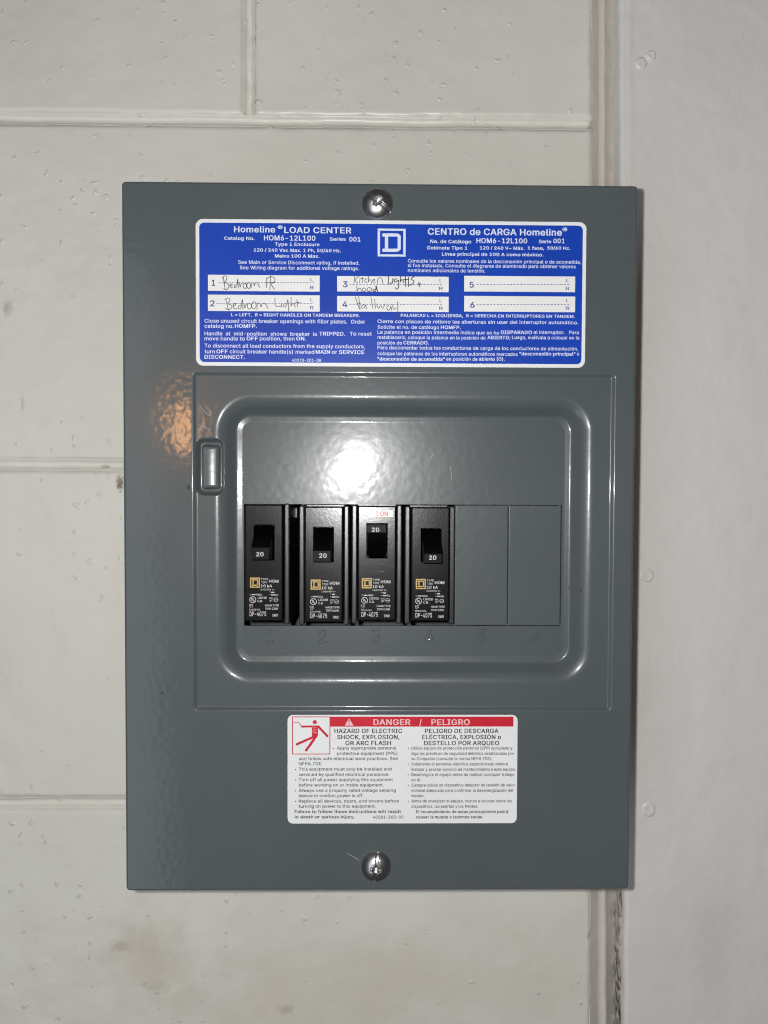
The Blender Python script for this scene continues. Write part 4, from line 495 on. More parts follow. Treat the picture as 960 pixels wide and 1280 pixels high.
def put_text(mb, s, x0, x1, zb, cap, bold, y, skew=0):
    """write s between x0 and x1 (metres) on baseline zb with capital height cap"""
    v, f = text_geo(s, bold)
    if not v: return
    a = min(p[0] for p in v); b = max(p[0] for p in v)
    sx = (x1 - x0) / (b - a); sz = cap / cap_h(bold)
    # polygon winding faces -y
    mb.add([(x0 + (p[0]-a)*sx, y, zb + p[1]*sz) for p in v], [tuple(q) for q in f])
class Crop:
    """measurements taken in an enlarged view of the photograph"""
    def __init__(s, k, ox, oy, y): s.k, s.ox, s.oy, s.y = k, ox, oy, y
    def p(s, u, v):
        q = P(u/s.k + s.ox, v/s.k + s.oy, s.y); return (q.x, q.z)
    def text(s, mb, t, u0, u1, vb, cap, bold, y=None):
        a = s.p(u0, vb); b = s.p(u1, vb); c = s.p(u0, vb - cap)
        put_text(mb, t, a[0], b[0], (a[1]+b[1])/2, c[1]-a[1], bold, s.y if y is None else y)
    def rect(s, mb, u0, v0, u1, v1, y):
        a = s.p(u0, v0); b = s.p(u1, v1); mb.quad2([(a[0], b[1]), (b[0], b[1]), (b[0], a[1]), (a[0], a[1])], y)
    def line(s, mb, pts, wd, y, smooth=0):
        q = [s.p(*a) for a in pts]
        if smooth: q = chaikin(q, smooth)
        mb.stroke(q, wd / s.k * .000364, y)

# ================================================================== THE WALLS
def axis(a, b, dense, step, fine):
    """grid lines from a to b: fine spacing inside the dense intervals"""
    out = [a]; x = a
    while x < b - 1e-9:
        s = step
        for lo, hi in dense:
            if lo - 1e-9 <= x < hi: s = fine
        nx = x + s
        for lo, hi in dense:
            if x < lo - 1e-9 < nx: nx = lo
        x = min(nx, b); out.append(x)
    if len(out) > 2 and out[-1] - out[-2] < fine*.3: out.pop(-2)
    return out
block_wall = empty("block_wall", (0, WY, 0)); block_wall['kind'] = 'structure'
block_wall['label'] = 'cream painted concrete block wall behind the grey breaker panel'
JZ = [P(300, 150, WY).z, P(80, 581, WY).z, P(80, 1004, WY).z]
ZL = [JZ[0] + .2032, JZ[0], JZ[1], JZ[2], JZ[2] - .2032]
JW = .0028                                           # half the joint width
XV = P(311, 75, WY).x                                # the vertical joint above the panel
def wall_end_x(z):                                    # the wall's right-hand end leans a little
    a = P(740.5, 0, WY); b = P(739.0, 1280, WY); return a.x + (b.x - a.x) * (z - a.z) / (b.z - a.z)
def wob(x, z, s, k): return noise.noise(Vector((x*s, z*s, k))) 
def make_block(x0, x1, z0, z1, endr=False):
    d = 0.006
    xs = axis(x0, x1, [(x0, x0+d), (x1-d, x1)], .004, .0009); zs = axis(z0, z1, [(z0, z0+d), (z1-d, z1)], .004, .0009)
    v = []; f = []; nx = len(xs); nz = len(zs)
    for j, z in enumerate(zs):
        for i, x in enumerate(xs):
            e = min(x - x0, z - z0, z1 - z, (x1 - x) + (.0 if endr else 0)) + wob(x, z, 90, 1) * .0007 + wob(x, z, 320, 5) * .0005
            R = .0030
            t = max(0, min(1, 1 - e / R)); y = WY + .0020 * t * t
            y += wob(x, z, 14, 2) * .0007 + wob(x, z, 60, 3) * .00022
            xx = x
            if endr: xx = x + (wall_end_x(z) - x1) * max(0, (x - x0)/(x1 - x0))
            v.append((xx, y, z))
    for j in range(nz-1):
        for i in range(nx-1): f.append((j*nx+i, j*nx+i+1, (j+1)*nx+i+1, (j+1)*nx+i))
    # returns running back into the joints
    def back(idx, yy):
        b0 = len(v)
        for i in idx: v.append((v[i][0], yy, v[i][2]))
        for k in range(len(idx)-1): f.append((idx[k+1], idx[k], b0+k, b0+k+1))
    yb = WY + .030
    back([i for i in range(nx)][::-1], yb); back([(nz-1)*nx+i for i in range(nx)], yb)
    back([j*nx for j in range(nz)], yb); back([j*nx+nx-1 for j in range(nz)][::-1], yb)
    return mesh_obj("block", v, f, M_BLOCK, block_wall, True)
XEND = wall_end_x(0)
for k in range(4):
    zt = ZL[k] - JW; zb = ZL[k+1] + JW
    joints = [XV - .4064, XV, ] if k in (0, 2) else [XV - .2032 - .4064, XV - .2032]
    ed = [-0.62] + [j for j in joints if j > -0.6]
    for i, a in enumerate(ed):
        last = i == len(ed) - 1
        b = XEND if last else ed[i+1]
        make_block(a + (JW if i else 0), b - (0 if last else JW), zb, zt, endr=last)
# mortar: concave tooled beads under the paint
mb = MB()
def mortar_h(x0, x1, zc):
    n = int((x1-x0)/.003); prof = [(-JW-.0006 + (2*JW+.0012)*k/12) for k in range(13)]
    v = []
    for i in range(n+1):
        x = x0 + (x1-x0)*min(i, n-1)/(n-1)
        c = wob(x, zc, 25, 8)*.0007
        for t in prof:
            u = t/JW
            y = WY + .0009 + .0020*max(0, 1-(u - .0)**2)**.8 + wob(x, zc+t, 150, 9)*.00035 + (.03 if i == n else 0)
            v.append((x, y, zc + t + c))
    m = 13
    mb.add(v, [(i*m+k, (i+1)*m+k, (i+1)*m+k+1, i*m+k+1) for i in range(n) for k in range(12)])
def mortar_v(xc, z0, z1):
    n = int((z1-z0)/.0025); prof = [(-JW-.0006 + (2*JW+.0012)*k/12) for k in range(13)]
    v = []
    for i in range(n+1):
        z = z0 + (z1-z0)*i/n; c = wob(xc, z, 40, 8)*.0010
        for t in prof:
            u = t/JW
            y = WY + .0004 + .0026*max(0, 1-u*u)**.8 + wob(xc+t, z, 190, 9)*.0008
            v.append((xc + t + c, y, z))
    m = 13
    mb.add(v, [(i*m+k, i*m+k+1, (i+1)*m+k+1, (i+1)*m+k) for i in range(n) for k in range(12)])
for k in range(5): mortar_h(-.62, wall_end_x(ZL[k]) + .0006, ZL[k])
for k in range(4):
    for j in ([XV - .4064, XV] if k in (0, 2) else [XV - .2032]):
        mortar_v(j, ZL[k+1] + JW*.8, ZL[k] - JW*.8)
mb.build("mortar", M_BLOCK, block_wall, True)
cw = MB(); cw.box(-.62, XEND + .004, WY + .0305, WY + .19, ZL[4]-.005, ZL[0]+.005); cw.build("block_core", M_BLOCK, block_wall)

# boarded wall to the right, standing proud of the blocks
BY = .088
board = empty("board_wall", (0.3, BY, 0)); board['kind'] = 'structure'; board['label'] = 'smooth off-white painted board wall right of the panel'
def lean(px0, px1, y):
    a = P(px0, 0, y); b = P(px1, 1280, y)
    return lambda z: a.x + (b.x - a.x) * (z - a.z) / (b.z - a.z)
Z0, Z1 = ZL[4], ZL[0]
bx = lean(774.5, 781, BY)
xs = [0, .0004, .0009, .0015, .0022, .003, .004, .005, .006, .0075, .009, .011] + [.011 + .006*k for k in range(1, 66)]
zs = [Z0 + (Z1-Z0)*j/270 for j in range(271)]
v = []; f = []; nx = len(xs)
ridge = lean(787, 789, BY)
for z in zs:
    e = bx(z) + wob(0, z, 30, 4)*.0009 + wob(0, z, 160, 4)*.0005
    for x in xs:
        t = max(0, 1 - x/.0022); y = BY + .0020*t*t + wob(x*1.0, z, 11, 12)*.0010
        X = e + x
        dr = (X - ridge(z))/.0012
        if z > P(787, 225, BY).z: y -= .00035*math.exp(-dr*dr)*(1+wob(0, z, 60, 3))
        v.append((X, y, z))
for j in range(len(zs)-1):
    for i in range(nx-1): f.append((j*nx+i, j*nx+i+1, (j+1)*nx+i+1, (j+1)*nx+i))
b0 = len(v)
for j in range(len(zs)): v.append((v[j*nx][0]+.016, BY+.1, zs[j]))
for j in range(len(zs)-1): f.append((j*nx, (j+1)*nx, b0+j+1, b0+j))
mesh_obj("board_face", v, f, M_PLASTER, board, True)
def dome(name, cx, cy_px, r, h, parent, seedk, dimple=0.0, flat=.55):
    p = P(cx, cy_px, BY); v = [(0, -h*(1-dimple), 0)]; f = []; R, S = 9, 26
    for i in range(1, R+1):
        for j in range(S):
            a = 2*math.pi*j/S; q = i/R
            rr = r*q*(1 + .10*noise.noise(Vector((math.cos(a)*1.5+seedk, math.sin(a)*1.5, seedk))))
            prof = 1 if q < flat else math.cos((q-flat)/(1-flat)*math.pi/2)**1.2
            y = -h*prof*(1 - dimple*(1 - q)) + (.0006 if i == R else 0)
            v.append((rr*math.cos(a), y, rr*math.sin(a)))
    for j in range(S): f.append((0, 1+(j+1) % S, 1+j))
    for i in range(R-1):
        for j in range(S):
            a, b = 1+i*S+j, 1+i*S+(j+1) % S; f.append((a, b, b+S, a+S))
    o = mesh_obj(name, v, f, M_PLASTER, parent, True); o.location = p - Vector(parent.location); o.location.y = .0004
    return o
dome("screw_head", 813.5, 70, .0034, .0019, board, 1, .2)
dome("screw_head", 801, 79, .0040, .0013, board, 2, .0)
dome("screw_head", 808.5, 719, .0045, .0014, board, 3, .35, .7)
dome("screw_head", 811, 1012, .0048, .0011, board, 4, .5, .5)

# stepped trim and the cracked bead of caulk in the corner between the two walls
trim = empty("corner_trim", (XEND, WY, 0)); trim['kind'] = 'structure'; trim['label'] = 'narrow stepped trim strips between block wall and board wall'
prof = [(738.5, 738.0, .1035), (743, 740.5, .1050), (747.5, 746.5, .1080), (751.3, 752.3, .1108), (752.1, 753.3, .1100), (753.3, 754.6, .1096), (755.6, 757.2, .1097),
        (756.7, 758.6, .1116), (761, 763, .1150), (766.5, 768.5, .1185), (769, 771, .1200), (776, 784, .1220)]
cols = [lean(a, b, y) for a, b, y in prof]
def trim_part(name, i0, i1):
    n = 240; v = []; f = []; m = i1 - i0
    for j in range(n+1):
        z = Z0 + (Z1-Z0)*j/n
        for k in range(i0, i1):
            v.append((cols[k](z) + wob(k*.01, z, 45, 6)*.0002, prof[k][2] + wob(k*.02, z, 70, 7)*.0004, z))
    for j in range(n):
        for k in range(m-1): f.append((j*m+k, j*m+k+1, (j+1)*m+k+1, (j+1)*m+k))
    return mesh_obj(name, v, f, M_TRIM, trim, True)
trim_part("trim_strip", 0, 5); trim_part("trim_strip", 4, 12)
def caulk():
    a0 = lean(766, 768.0, .1185); a1 = lean(770, 773, .105); a2 = lean(775.0, 782.0, .089)
    n = 900; m = 12; v = []; f = []
    for j in range(n+1):
        z = Z0 + (Z1-Z0)*j/n
        for k in range(m):
            t = k/(m-1)
            if t < .5: x = a0(z)*(1-2*t) + a1(z)*2*t; y = .1185*(1-2*t) + .105*2*t
            else: x = a1(z)*(2-2*t) + a2(z)*(2*t-1); y = .105*(2-2*t) + .0892*(2*t-1)
            q = noise.noise(Vector((t*3, 0, z*140)))*.0022 + noise.noise(Vector((t*6, 3, z*420)))*.0011
            q *= math.sin(math.pi*min(1, t*1.15+.1))**.5 if 0 < t < 1 else .25
            v.append((x - q*.35, y - q*.5, z))
    for j in range(n):
        for k in range(m-1): f.append((j*m+k, j*m+k+1, (j+1)*m+k+1, (j+1)*m+k))
    mesh_obj("caulk_bead", v, f, M_CAULK, trim, True)
caulk()

# ================================================================== THE PANEL
W2, H2 = .1164, .1616
panel = empty("electrical_panel", (0, WY, 0), "grey steel breaker panel with blue directory label screwed to the block wall", "breaker panel")
PO = Vector((0, WY, 0))
def part(o):                       # parts are modelled in world coordinates; shift them under the empty
    o.location = -PO; return o
PD = .0075                                                   # depth of the recessed breaker field
TI = P(303.5, 527.5, PD); BI = P(702.5, 819.5, PD)
IX0, IX1, IZ0, IZ1 = TI.x, BI.x, BI.z, TI.z
RW = .0124
OX0, OX1, OZ0, OZ1 = IX0 - RW, IX1 + RW, IZ0 - RW, IZ1 + RW
DX0, DX1 = P(240.5, 640).x, P(768, 640).x; DZ1, DZ0 = P(480, 465.5).z, P(480, 889).z
LX0, LX1, LZ0, LZ1 = P(243.5, 580).x, P(281, 580).x, P(260, 620).z, P(260, 547).z
HX0, HX1, HZ1, HZ0 = P(305.0, 700, PD).x, P(701.5, 700, PD).x, P(480, 630.5, PD).z, P(480, 782.5, PD).z
def sd(x, z, x0, x1, z0, z1, r):
    cx, cz = (x0+x1)/2, (z0+z1)/2; qx = abs(x-cx)-(x1-x0)/2+r; qz = abs(z-cz)-(z1-z0)/2+r
    return math.hypot(max(qx, 0), max(qz, 0)) + min(max(qx, qz), 0) - r
def sst(t): t = max(0, min(1, t)); return t*t*(3-2*t)
# ring slope profile, integrated
NT = 400; sl = []
for i in range(NT):
    t = (i+.5)/NT
    if t < .50: s = .55*sst(t/.42)**.8 + .45*sst((t-.38)/.12)
    elif t < .66: s = 1.0
    else: s = 1.0 - .86*sst((t-.66)/.16)
    if t > .965: s *= max(0, (1-t)/.035)
    sl.append(s)
tot = sum(sl); acc = [0]
for s in sl: acc.append(acc[-1] + s/tot)
def ringp(t):
    t = max(0, min(1, t))*NT; i = min(int(t), NT-1); return acc[i] + (acc[i+1]-acc[i])*(t-i)
def cover_y(x, z):
    y = .0012*sst(-sd(x, z, DX0, DX1, DZ0, DZ1, .0022)/.0020)
    s2 = -sd(x, z, OX0, OX1, OZ0, OZ1, .0168)
    if s2 > 0:
        y += (PD - .0012)*ringp(s2/RW)
        if s2 > RW:
            cx, cz = (IX0+IX1)/2, (IZ0+IZ1)/2
            u = (x-cx)/((IX1-IX0)/2); w_ = (z-cz)/((IZ1-IZ0)/2)
            y += .0008*max(0, math.cos(min(1, abs(u))*math.pi/2))*max(0, math.cos(min(1, abs(w_))*math.pi/2))**1.0
    s3 = -sd(x, z, LX0, LX1, LZ0, LZ1, .0040)
    if s3 > 0:
        yp = .0012 + .0028*sst(s3/.0022)
        y = max(y, yp)
    s4 = -sd(x, z, LX0+.0025, LX1-.0024, LZ0+.0030, LZ1-.0030, .0016)
    if s4 > 0:
        q = (x-(LX0+LX1)/2)/((LX1-LX0)/2-.0024)
        y -= .0020*sst(s4/.0009) + .00055*(1-q*q)*sst(s4/.002) - .00058*q
    # a slight unevenness of the pressed sheet
    y += .00014*noise.noise(Vector((x*22, 1.7, z*22)))
    return y
g = .0003
xd = [(DX0-.0006, DX0+.0028), (DX1-.0028, DX1+.0006), (LX0-.0003, LX1+.0006), (OX0, OX0+.0185), (OX1-.0185, OX1)]
zd = [(DZ0-.0006, DZ0+.0028), (DZ1-.0028, DZ1+.0006), (LZ0-.0006, LZ1+.0003), (OZ0, OZ0+.0185), (OZ1-.0185, OZ1)]
RIM = .0018
def merge_axis(a, b, dense, step, fine, must):
    xs = axis(a, b, dense, step, fine)
    for mst in must:
        i = min(range(len(xs)), key=lambda i: abs(xs[i]-mst))
        if abs(xs[i]-mst) < fine*.6 and i not in (0, len(xs)-1): xs[i] = mst
        else: xs.append(mst); xs.sort()
    return xs
xs = merge_axis(-W2+RIM, W2-RIM, xd, .003, g, (HX0, HX1)); zs = merge_axis(-H2+RIM, H2-RIM, zd, .003, g, (HZ0, HZ1))
nx, nz = len(xs), len(zs)
v = []; f = []
for z in zs:
    for x in xs: v.append((x, cover_y(x, z), z))
for j in range(nz-1):
    for i in range(nx-1):
        xm, zm = (xs[i]+xs[i+1])/2, (zs[j]+zs[j+1])/2
        if HX0 < xm < HX1 and HZ0 < zm < HZ1: continue
        f.append((j*nx+i, j*nx+i+1, (j+1)*nx+i+1, (j+1)*nx+i))
# rolled rim with rounded corners and returned lip
bl = []                                                      # (vertex index, nx, nz)
def edge(idx, n): bl.extend((i, n[0], n[1]) for i in idx)
def corner(i, a0):
    bl.extend((i, math.cos(math.radians(a0+a)), math.sin(math.radians(a0+a))) for a in (15, 30, 45, 60, 75))
edge([j*nx+nx-1 for j in range(nz)], (1, 0)); corner((nz-1)*nx+nx-1, 0)
edge([(nz-1)*nx+i for i in range(nx-1, -1, -1)], (0, 1)); corner((nz-1)*nx, 90)
edge([j*nx for j in range(nz-1, -1, -1)], (-1, 0)); corner(0, 180)
edge([i for i in range(nx)], (0, -1)); corner(nx-1, 270)
rp = [(.0006, 0.0)] + [(.0006 + .0012*math.sin(a), .0012*(1-math.cos(a))) for a in [math.pi/2*k/5 for k in range(1, 6)]] + [(.0018, .010), (.0018, .0125)]
prev = [b[0] for b in bl]; nb = len(bl)
for o_, yy in rp:
    cur = []
    for i, ax, az in bl:
        p = v[i]; cur.append(len(v)); v.append((p[0]+ax*o_, p[1]*(1 if yy == 0 else 0)+yy, p[2]+az*o_))
    for k in range(nb):
        a, b = prev[k], prev[(k+1) % nb]; c, d = cur[(k+1) % nb], cur[k]
        if a == b: f.append((a, d, c))
        else: f.append((a, d, c, b))
    prev = cur
# turned edge round the breaker opening
def hole_edge(pts, flip):
    b0 = len(v)
    for p in pts:
        v.append((p[0], p[1], p[2]))
    for p in pts: v.append((p[0], p[1]+.0013, p[2]))
    n = len(pts)
    for k in range(n-1):
        q = (b0+k, b0+k+1, b0+n+k+1, b0+n+k); f.append(q[::-1] if flip else q)
hx = [x for x in xs if HX0-1e-9 <= x <= HX1+1e-9]; hz = [z for z in zs if HZ0-1e-9 <= z <= HZ1+1e-9]
hole_edge([(x, cover_y(x, HZ1), HZ1) for x in hx], False); hole_edge([(x, cover_y(x, HZ0), HZ0) for x in hx], True)
hole_edge([(HX0, cover_y(HX0, z), z) for z in hz], False); hole_edge([(HX1, cover_y(HX1, z), z) for z in hz], True)
cover = part(mesh_obj("cover", v, f, M_GREY, panel, True))
# the box behind
mb = MB(); x0, x1, z0, z1 = -W2+.0045, W2-.0045, -H2+.0045, H2-.0045; t = .0015
mb.box(x0, x0+t, .008, WY-.0045, z0, z1); mb.box(x1-t, x1, .008, WY-.0045, z0, z1)
mb.box(x0+t+1e-5, x1-t-1e-5, .008, WY-.0045, z0, z0+t); mb.box(x0+t+1e-5, x1-t-1e-5, .008, WY-.0045, z1-t, z1)
mb.box(x0+t+1e-5, x1-t-1e-5, WY-.006, WY-.0046, z0+t+1e-5, z1-t-1e-5)
part(mb.build("enclosure", M_BOXSTEEL, panel))
mb = MB(); mb.bevbox(P(368.0, 700, .03).x, P(372.0, 700, .03).x, .030, .034, P(370, 648, .03).z, P(370, 634, .03).z, .0006)
part(mb.build("bus_bar", simple("dull_bus_metal", (.10, .10, .11), .45, metal=1), panel))

# blank twist-out plates of ways five and six
def plate(x0, x1, z0, z1):
    nxp, nzp = 12, 24; v = []; f = []
    b_ = .00035
    X = [x0, x0+b_*.4, x0+b_, x0+b_*1.6] + [x0+b_+(x1-x0-2*b_)*k/nxp for k in range(1, nxp)] + [x1-b_*1.6, x1-b_, x1-b_*.4, x1]
    Z = [z0, z0+b_*.4, z0+b_, z0+b_*1.6] + [z0+b_+(z1-z0-2*b_)*k/nzp for k in range(1, nzp)] + [z1-b_*1.6, z1-b_, z1-b_*.4, z1]
    n = len(X)
    for z in Z:
        for x in X:
            e = min(x-x0, x1-x, z-z0, z1-z); tt = max(0, 1-e/b_)
            v.append((x, cover_y(x, z) + .00005 + .00035*tt*tt, z))
    for j in range(len(Z)-1):
        for i in range(n-1): f.append((j*n+i, j*n+i+1, (j+1)*n+i+1, (j+1)*n+i))
    b0 = len(v); per = [i for i in range(n)] + [j*n+n-1 for j in range(1, len(Z))] + [(len(Z)-1)*n+i for i in range(n-2, -1, -1)] + [j*n for j in range(len(Z)-2, 0, -1)]
    for i in per: v.append((v[i][0], v[i][1]+.001, v[i][2]))
    m = len(per)
    for k in range(m): f.append((per[k], b0+k, b0+(k+1) % m, per[(k+1) % m]))
    return part(mesh_obj("knockout_plate", v, f, M_GREY, panel, True))
gp = .00022
KX = P(568.6, 700, PD).x; KM = P(635.2, 700, PD).x
plate(KX, KM-gp/2, HZ0+gp, HZ1-gp); plate(KM+gp/2, HX1-gp, HZ0+gp, HZ1-gp)
for (px, py) in ((569.5, 781), (634.5, 781.5), (700.5, 781), (636.3, 631.5), (700.2, 632), (378.5, 631), (440.5, 631)):
    p = P(px, py, PD); mb = MB(); mb.bevbox(p.x-.0005, p.x+.0005, cover_y(p.x, p.z)-.00025, cover_y(p.x, p.z)+.0006, p.z-.0005, p.z+.0005, .0003)
    mb.build("breakaway_tab", M_GREY, cover, True)

# embossed way numbers
def emboss_digit(ch, px, py, hpx):
    k_ = hpx*.00037/cap_h(); c = glyph_curve(ch); c.fill_mode = 'BOTH'
    c.extrude = .012; c.bevel_depth = .022; c.bevel_resolution = 2; c.offset = -.012
    o = bpy.data.objects.new("t", c); me = o.to_mesh(); p = P(px, py, PD)
    xs_ = [q.co.x for q in me.vertices]; cx = (min(xs_)+max(xs_))/2
    vv = []
    for q in me.vertices:
        x, z = p.x + (q.co.x-cx)*.85*k_, p.z + q.co.y*k_
        vv.append((x, cover_y(x, z) - q.co.z*1.3*k_ + .00002, z))
    ff = [tuple(pp.vertices) for pp in me.polygons]
    o.to_mesh_clear(); bpy.data.objects.remove(o); bpy.data.curves.remove(c)
    mesh_obj("embossed_number", vv, ff, M_GREY, cover, True)
for ch, px in zip("123456", (337, 403, 470, 536.5, 602, 668)): emboss_digit(ch, px, 804, 17)

# ------------------------------------------------------------------ screws
def screw(px, py, r, ang, label):
    p = P(px, py, -.003); R, S = 70, 144; v = []; f = []; ca, sa = math.cos(ang), math.sin(ang)
    h = r*.52
    for i in range(R+1):
        for j in range(S):
            q = i/R; a = 2*math.pi*j/S; x = r*q*math.cos(a); z = r*q*math.sin(a)
            y = -h*(1-q**2.3)**.72 - .0006*(1 if i < R else 0)
            u, w_ = x*ca+z*sa, -x*sa+z*ca
            wslot = r*.105
            dpt = sst((wslot - abs(w_))/(r*.04)+.5)*.0014
            cross = min(r*.34-abs(w_), r*.13-abs(u)); dpt = max(dpt, sst(cross/(r*.05)+.5)*.0016)
            cone = max(0, 1 - math.hypot(u, w_)/(r*.26)); dpt += .0010*cone
            if i == R: dpt = 0; y = 0
            v.append((x, min(y + dpt, 0), z))
    for i in range(R):
        for j in range(S):
            a, b = i*S+j, i*S+(j+1) % S; f.append((a, b, b+S, a+S))
    o = mesh_obj("cover_screw", v, f, M_STEEL, panel, True); o.location = Vector((p.x, 0, p.z)) - PO; o['label'] = label
screw(471.8, 252.0, .00700, math.radians(-35), "slotted screw at the top with its slot lying diagonally")
screw(470.0, 1086.8, .00690, math.radians(82), "slotted screw at the bottom with its slot nearly upright")

# little knocks in the enamel
M_CHIP = simple("bare_chip", (.012, .012, .012), .6); M_SCR = simple("pale_scratch", (.30, .31, .31), .5)
for (a_, b_, r_) in ((235.5, 609, 3.0), (203, 866, 1.5), (716, 737, 1.2), (728, 739, 1.2)):
    p = P(a_, b_); mb = MB()
    pts = [(p.x + r_*.00036*math.cos(t)*(.6+.5*random.random()), p.z + r_*.00036*math.sin(t)*(1+.5*random.random())) for t in [k*math.pi/4 for k in range(8)]]
    mb.add([(x, cover_y(x, z)-.00003, z) for x, z in pts], [tuple(range(8))]); mb.build("paint_chip", M_CHIP, cover)
for pts in (((434, 1067), (442, 1071), (449, 1075.5)), ((537, 575), (541, 570), (544, 566)), ((565, 583), (566.5, 592), (566, 600)), ((508, 612), (511, 600)), ((249, 508), (258, 517), (262, 520)), ((249, 531), (262, 537))):
    mb = MB(); q = [P(*t) for t in pts]; mb.stroke([(t.x, t.z) for t in q], .00022, 0)
    mb.v = [(x, cover_y(x, z)-.00002, z) for x, y, z in mb.v]; mb.build("scratch", M_SCR, cover)

# ------------------------------------------------------------------ labels
Y1, Y2, Y3, Y4, Y5 = -.00020, -.00024, -.00028, -.00031, -.00034
def sheet(name, x0, x1, z0, z1, r, y, mat, parent, back=None, n=8):
    pts = rrect(x0, x1, z0, z1, r, n); m = len(pts); mb = MB()
    mb.quad2(pts, y)
    if back is not None:
        b0 = len(mb.v); mb.v += [(a, y, b) for a, b in pts] + [(a, back, b) for a, b in pts]
        for k in range(m): mb.f.append((b0+k, b0+m+k, b0+m+(k+1) % m, b0+(k+1) % m))
    return mb.build(name, mat, parent)
ra = P(244.5, 274.5); rb = P(732.0, 459.0)
lab = part(sheet("directory_label", -.0832, .0929, .0794, .1449, .0032, Y1, M_WHITE, panel, back=.0003)); lab['label'] = "blue and white bilingual circuit directory label"
sheet("blue_field", -.0832+.0016, .0929-.0016, .0794+.0016, .1449-.0016, .0022, Y2, M_BLUE, lab)
A = Crop(3.84, 240, 265, 0); B = Crop(3.692, 480, 265, 0)
mw = MB(); mbx = MB(); mn = MB()
for (c, u0, v0, u1, v1) in ((A, 77, 302, 613, 383), (A, 77, 397, 613, 479), (B, -216, 296, 298, 371), (B, -216, 388, 298, 463), (B, 370, 295, 881, 371), (B, 370, 387.5, 881, 463.5)):
    m_ = MB(); c.rect(m_, u0, v0, u1, v1, Y3); m_.build("write_in_box", M_BOX, lab)
TA = [("Homeline",202,400,99,29,1),("®",412,436,88,22,0),("LOAD CENTER",443,765,103,29,1),("Catalog No.",155,300,135,16,1),("HOM6-12L100",346,593,138,24,1),
("Series",661,738,139,16,1),("001",755,809,143,22,1),("Type 1 Enclosure",398,612,164,16,1),("120 / 240 Vac Max. 1 Ph, 50/60 Hz.",297,715,193,16,1),("Mains 100 A Max.",398,612,220,16,1),
("See Main or Service Disconnect rating, if installed.",222,804,252,17,0),("See Wiring diagram for additional voltage ratings.",230,802,278,17,0),
("L = LEFT,  R = RIGHT HANDLES ON TANDEM BREAKERS.",188,806,503,15,1),("Close unused circuit breaker openings with filler plates.  Order",61,831,534,18,0),
("catalog no.",61,200,557,18,0),("HOMFP.",206,312,557,18,1),("Handle  at  mid-position  shows  breaker  is",61,600,594,18,0),("TRIPPED.",611,735,594,18,1),("To reset",757,863,594,18,0),
("move handle to",61,254,617,18,0),("OFF",262,317,617,18,1),("position, then",326,492,617,18,0),("ON.",501,548,617,18,1),("To disconnect all load conductors from the supply conductors,",61,830,653,18,0),
("turn",61,111,679,18,0),("OFF",118,172,679,18,1),("circuit breaker handle(s) marked",182,587,680,18,0),("MAIN",594,663,681,18,1),("or",671,697,681,18,0),("SERVICE",706,827,682,18,1),("DISCONNECT.",61,255,705,18,1),("40270-201-08",480,620,719,14,0)]
TB = [("CENTRO de CARGA Homeline",202,820,108,30,1),("®",822,845,95,22,0),("No. de Catálogo",213,402,145,16,1),("HOM6-12L100",426,660,145,23,1),("Serie",714,771,145,16,1),("001",781,833,145,21,1),
("Gabinete Tipo 1",198,384,174,15,1),("120 / 240 V~ Máx.",442,647,175,15,1),("1 fase,",662,738,175,15,1),("50/60 Hz.",753,859,175,15,1),("Línea principal de 100 A como máximo.",267,735,204,15,1),
("Consulte los valores nominales de la desconexión principal o de acometida,",110,908,237,16,0),("si fue instalada. Consulte el diagrama de alambrado para obtener valores",110,884,258,16,0),("nominales adicionales de tensión.",110,467,279,16,0),
("PALANCAS L = IZQUIERDA,  R = DERECHA EN INTERRUPTORES EN TANDEM.",77,880,487,14,1),("Cierre con placas de relleno las aberturas sin usar del interruptor automático.",-30,896,516,16,0),
("Solicite el no. de catálogo",-30,254,540,16,0),("HOMFP.",262,354,541,16,1),("La palanca en posición intermedia indica que se ha",-30,530,564,16,0),("DISPARADO",539,682,564,16,1),("el interruptor.   Para",690,898,564,16,0),
("restablecerlo, coloque la palanca en la posición de",-30,468,588,16,0),("ABIERTO;",477,583,588,16,1),("Luego, vuélvala a colocar en la",590,900,588,16,0),("posición de",-30,82,612,16,0),("CERRADO.",89,207,612,16,1),
("Para desconectar todos los conductores de carga de los conductores de alimentación,",-30,896,637,16,0),("coloque las palancas de los interruptores automáticos marcados",-30,616,663,16,0),("\"desconexión principal\"",624,882,663,16,1),("o",890,900,663,16,0),
("\"desconexión de acometida\"",-30,280,687,16,1),("en posición de",287,431,687,16,0),("abierto (O).",438,557,687,16,1)]
for t in TA: A.text(mw, *t[:5], bool(t[5]), Y4)
for t in TB: B.text(mw, *t[:5], bool(t[5]), Y4)
# the square emblem with a letter D
LG = Crop(16, 460, 275, 0)
def logo(mb, c, y, o0=(193, 175), o1=(752, 737), th=47, D=None):
    u0, v0 = o0; u1, v1 = o1
    c.rect(mb, u0, v0, u1, v0+th, y); c.rect(mb, u0, v1-th, u1, v1, y); c.rect(mb, u0, v0+th, u0+th, v1-th, y); c.rect(mb, u1-th, v0+th, u1, v1-th, y)
    s = (u1-u0)/559.0
    def q(a, b): return (u0 + (a-193)*s, v0 + (b-175)*s)
    def poly(pp): mb.quad2([c.p(*q(*a)) for a in pp], y)
    poly([(288,272),(598,272),(655,318),(655,335),(288,335)][::-1]); poly([(288,577),(655,577),(655,592),(598,641),(288,641)][::-1])
    poly([(337,335),(402,335),(402,577),(337,577)][::-1]); poly([(592,335),(655,335),(655,577),(592,577)][::-1])
logo(mw, LG, Y4)
mw.build("printed_text", M_PRINT, lab)
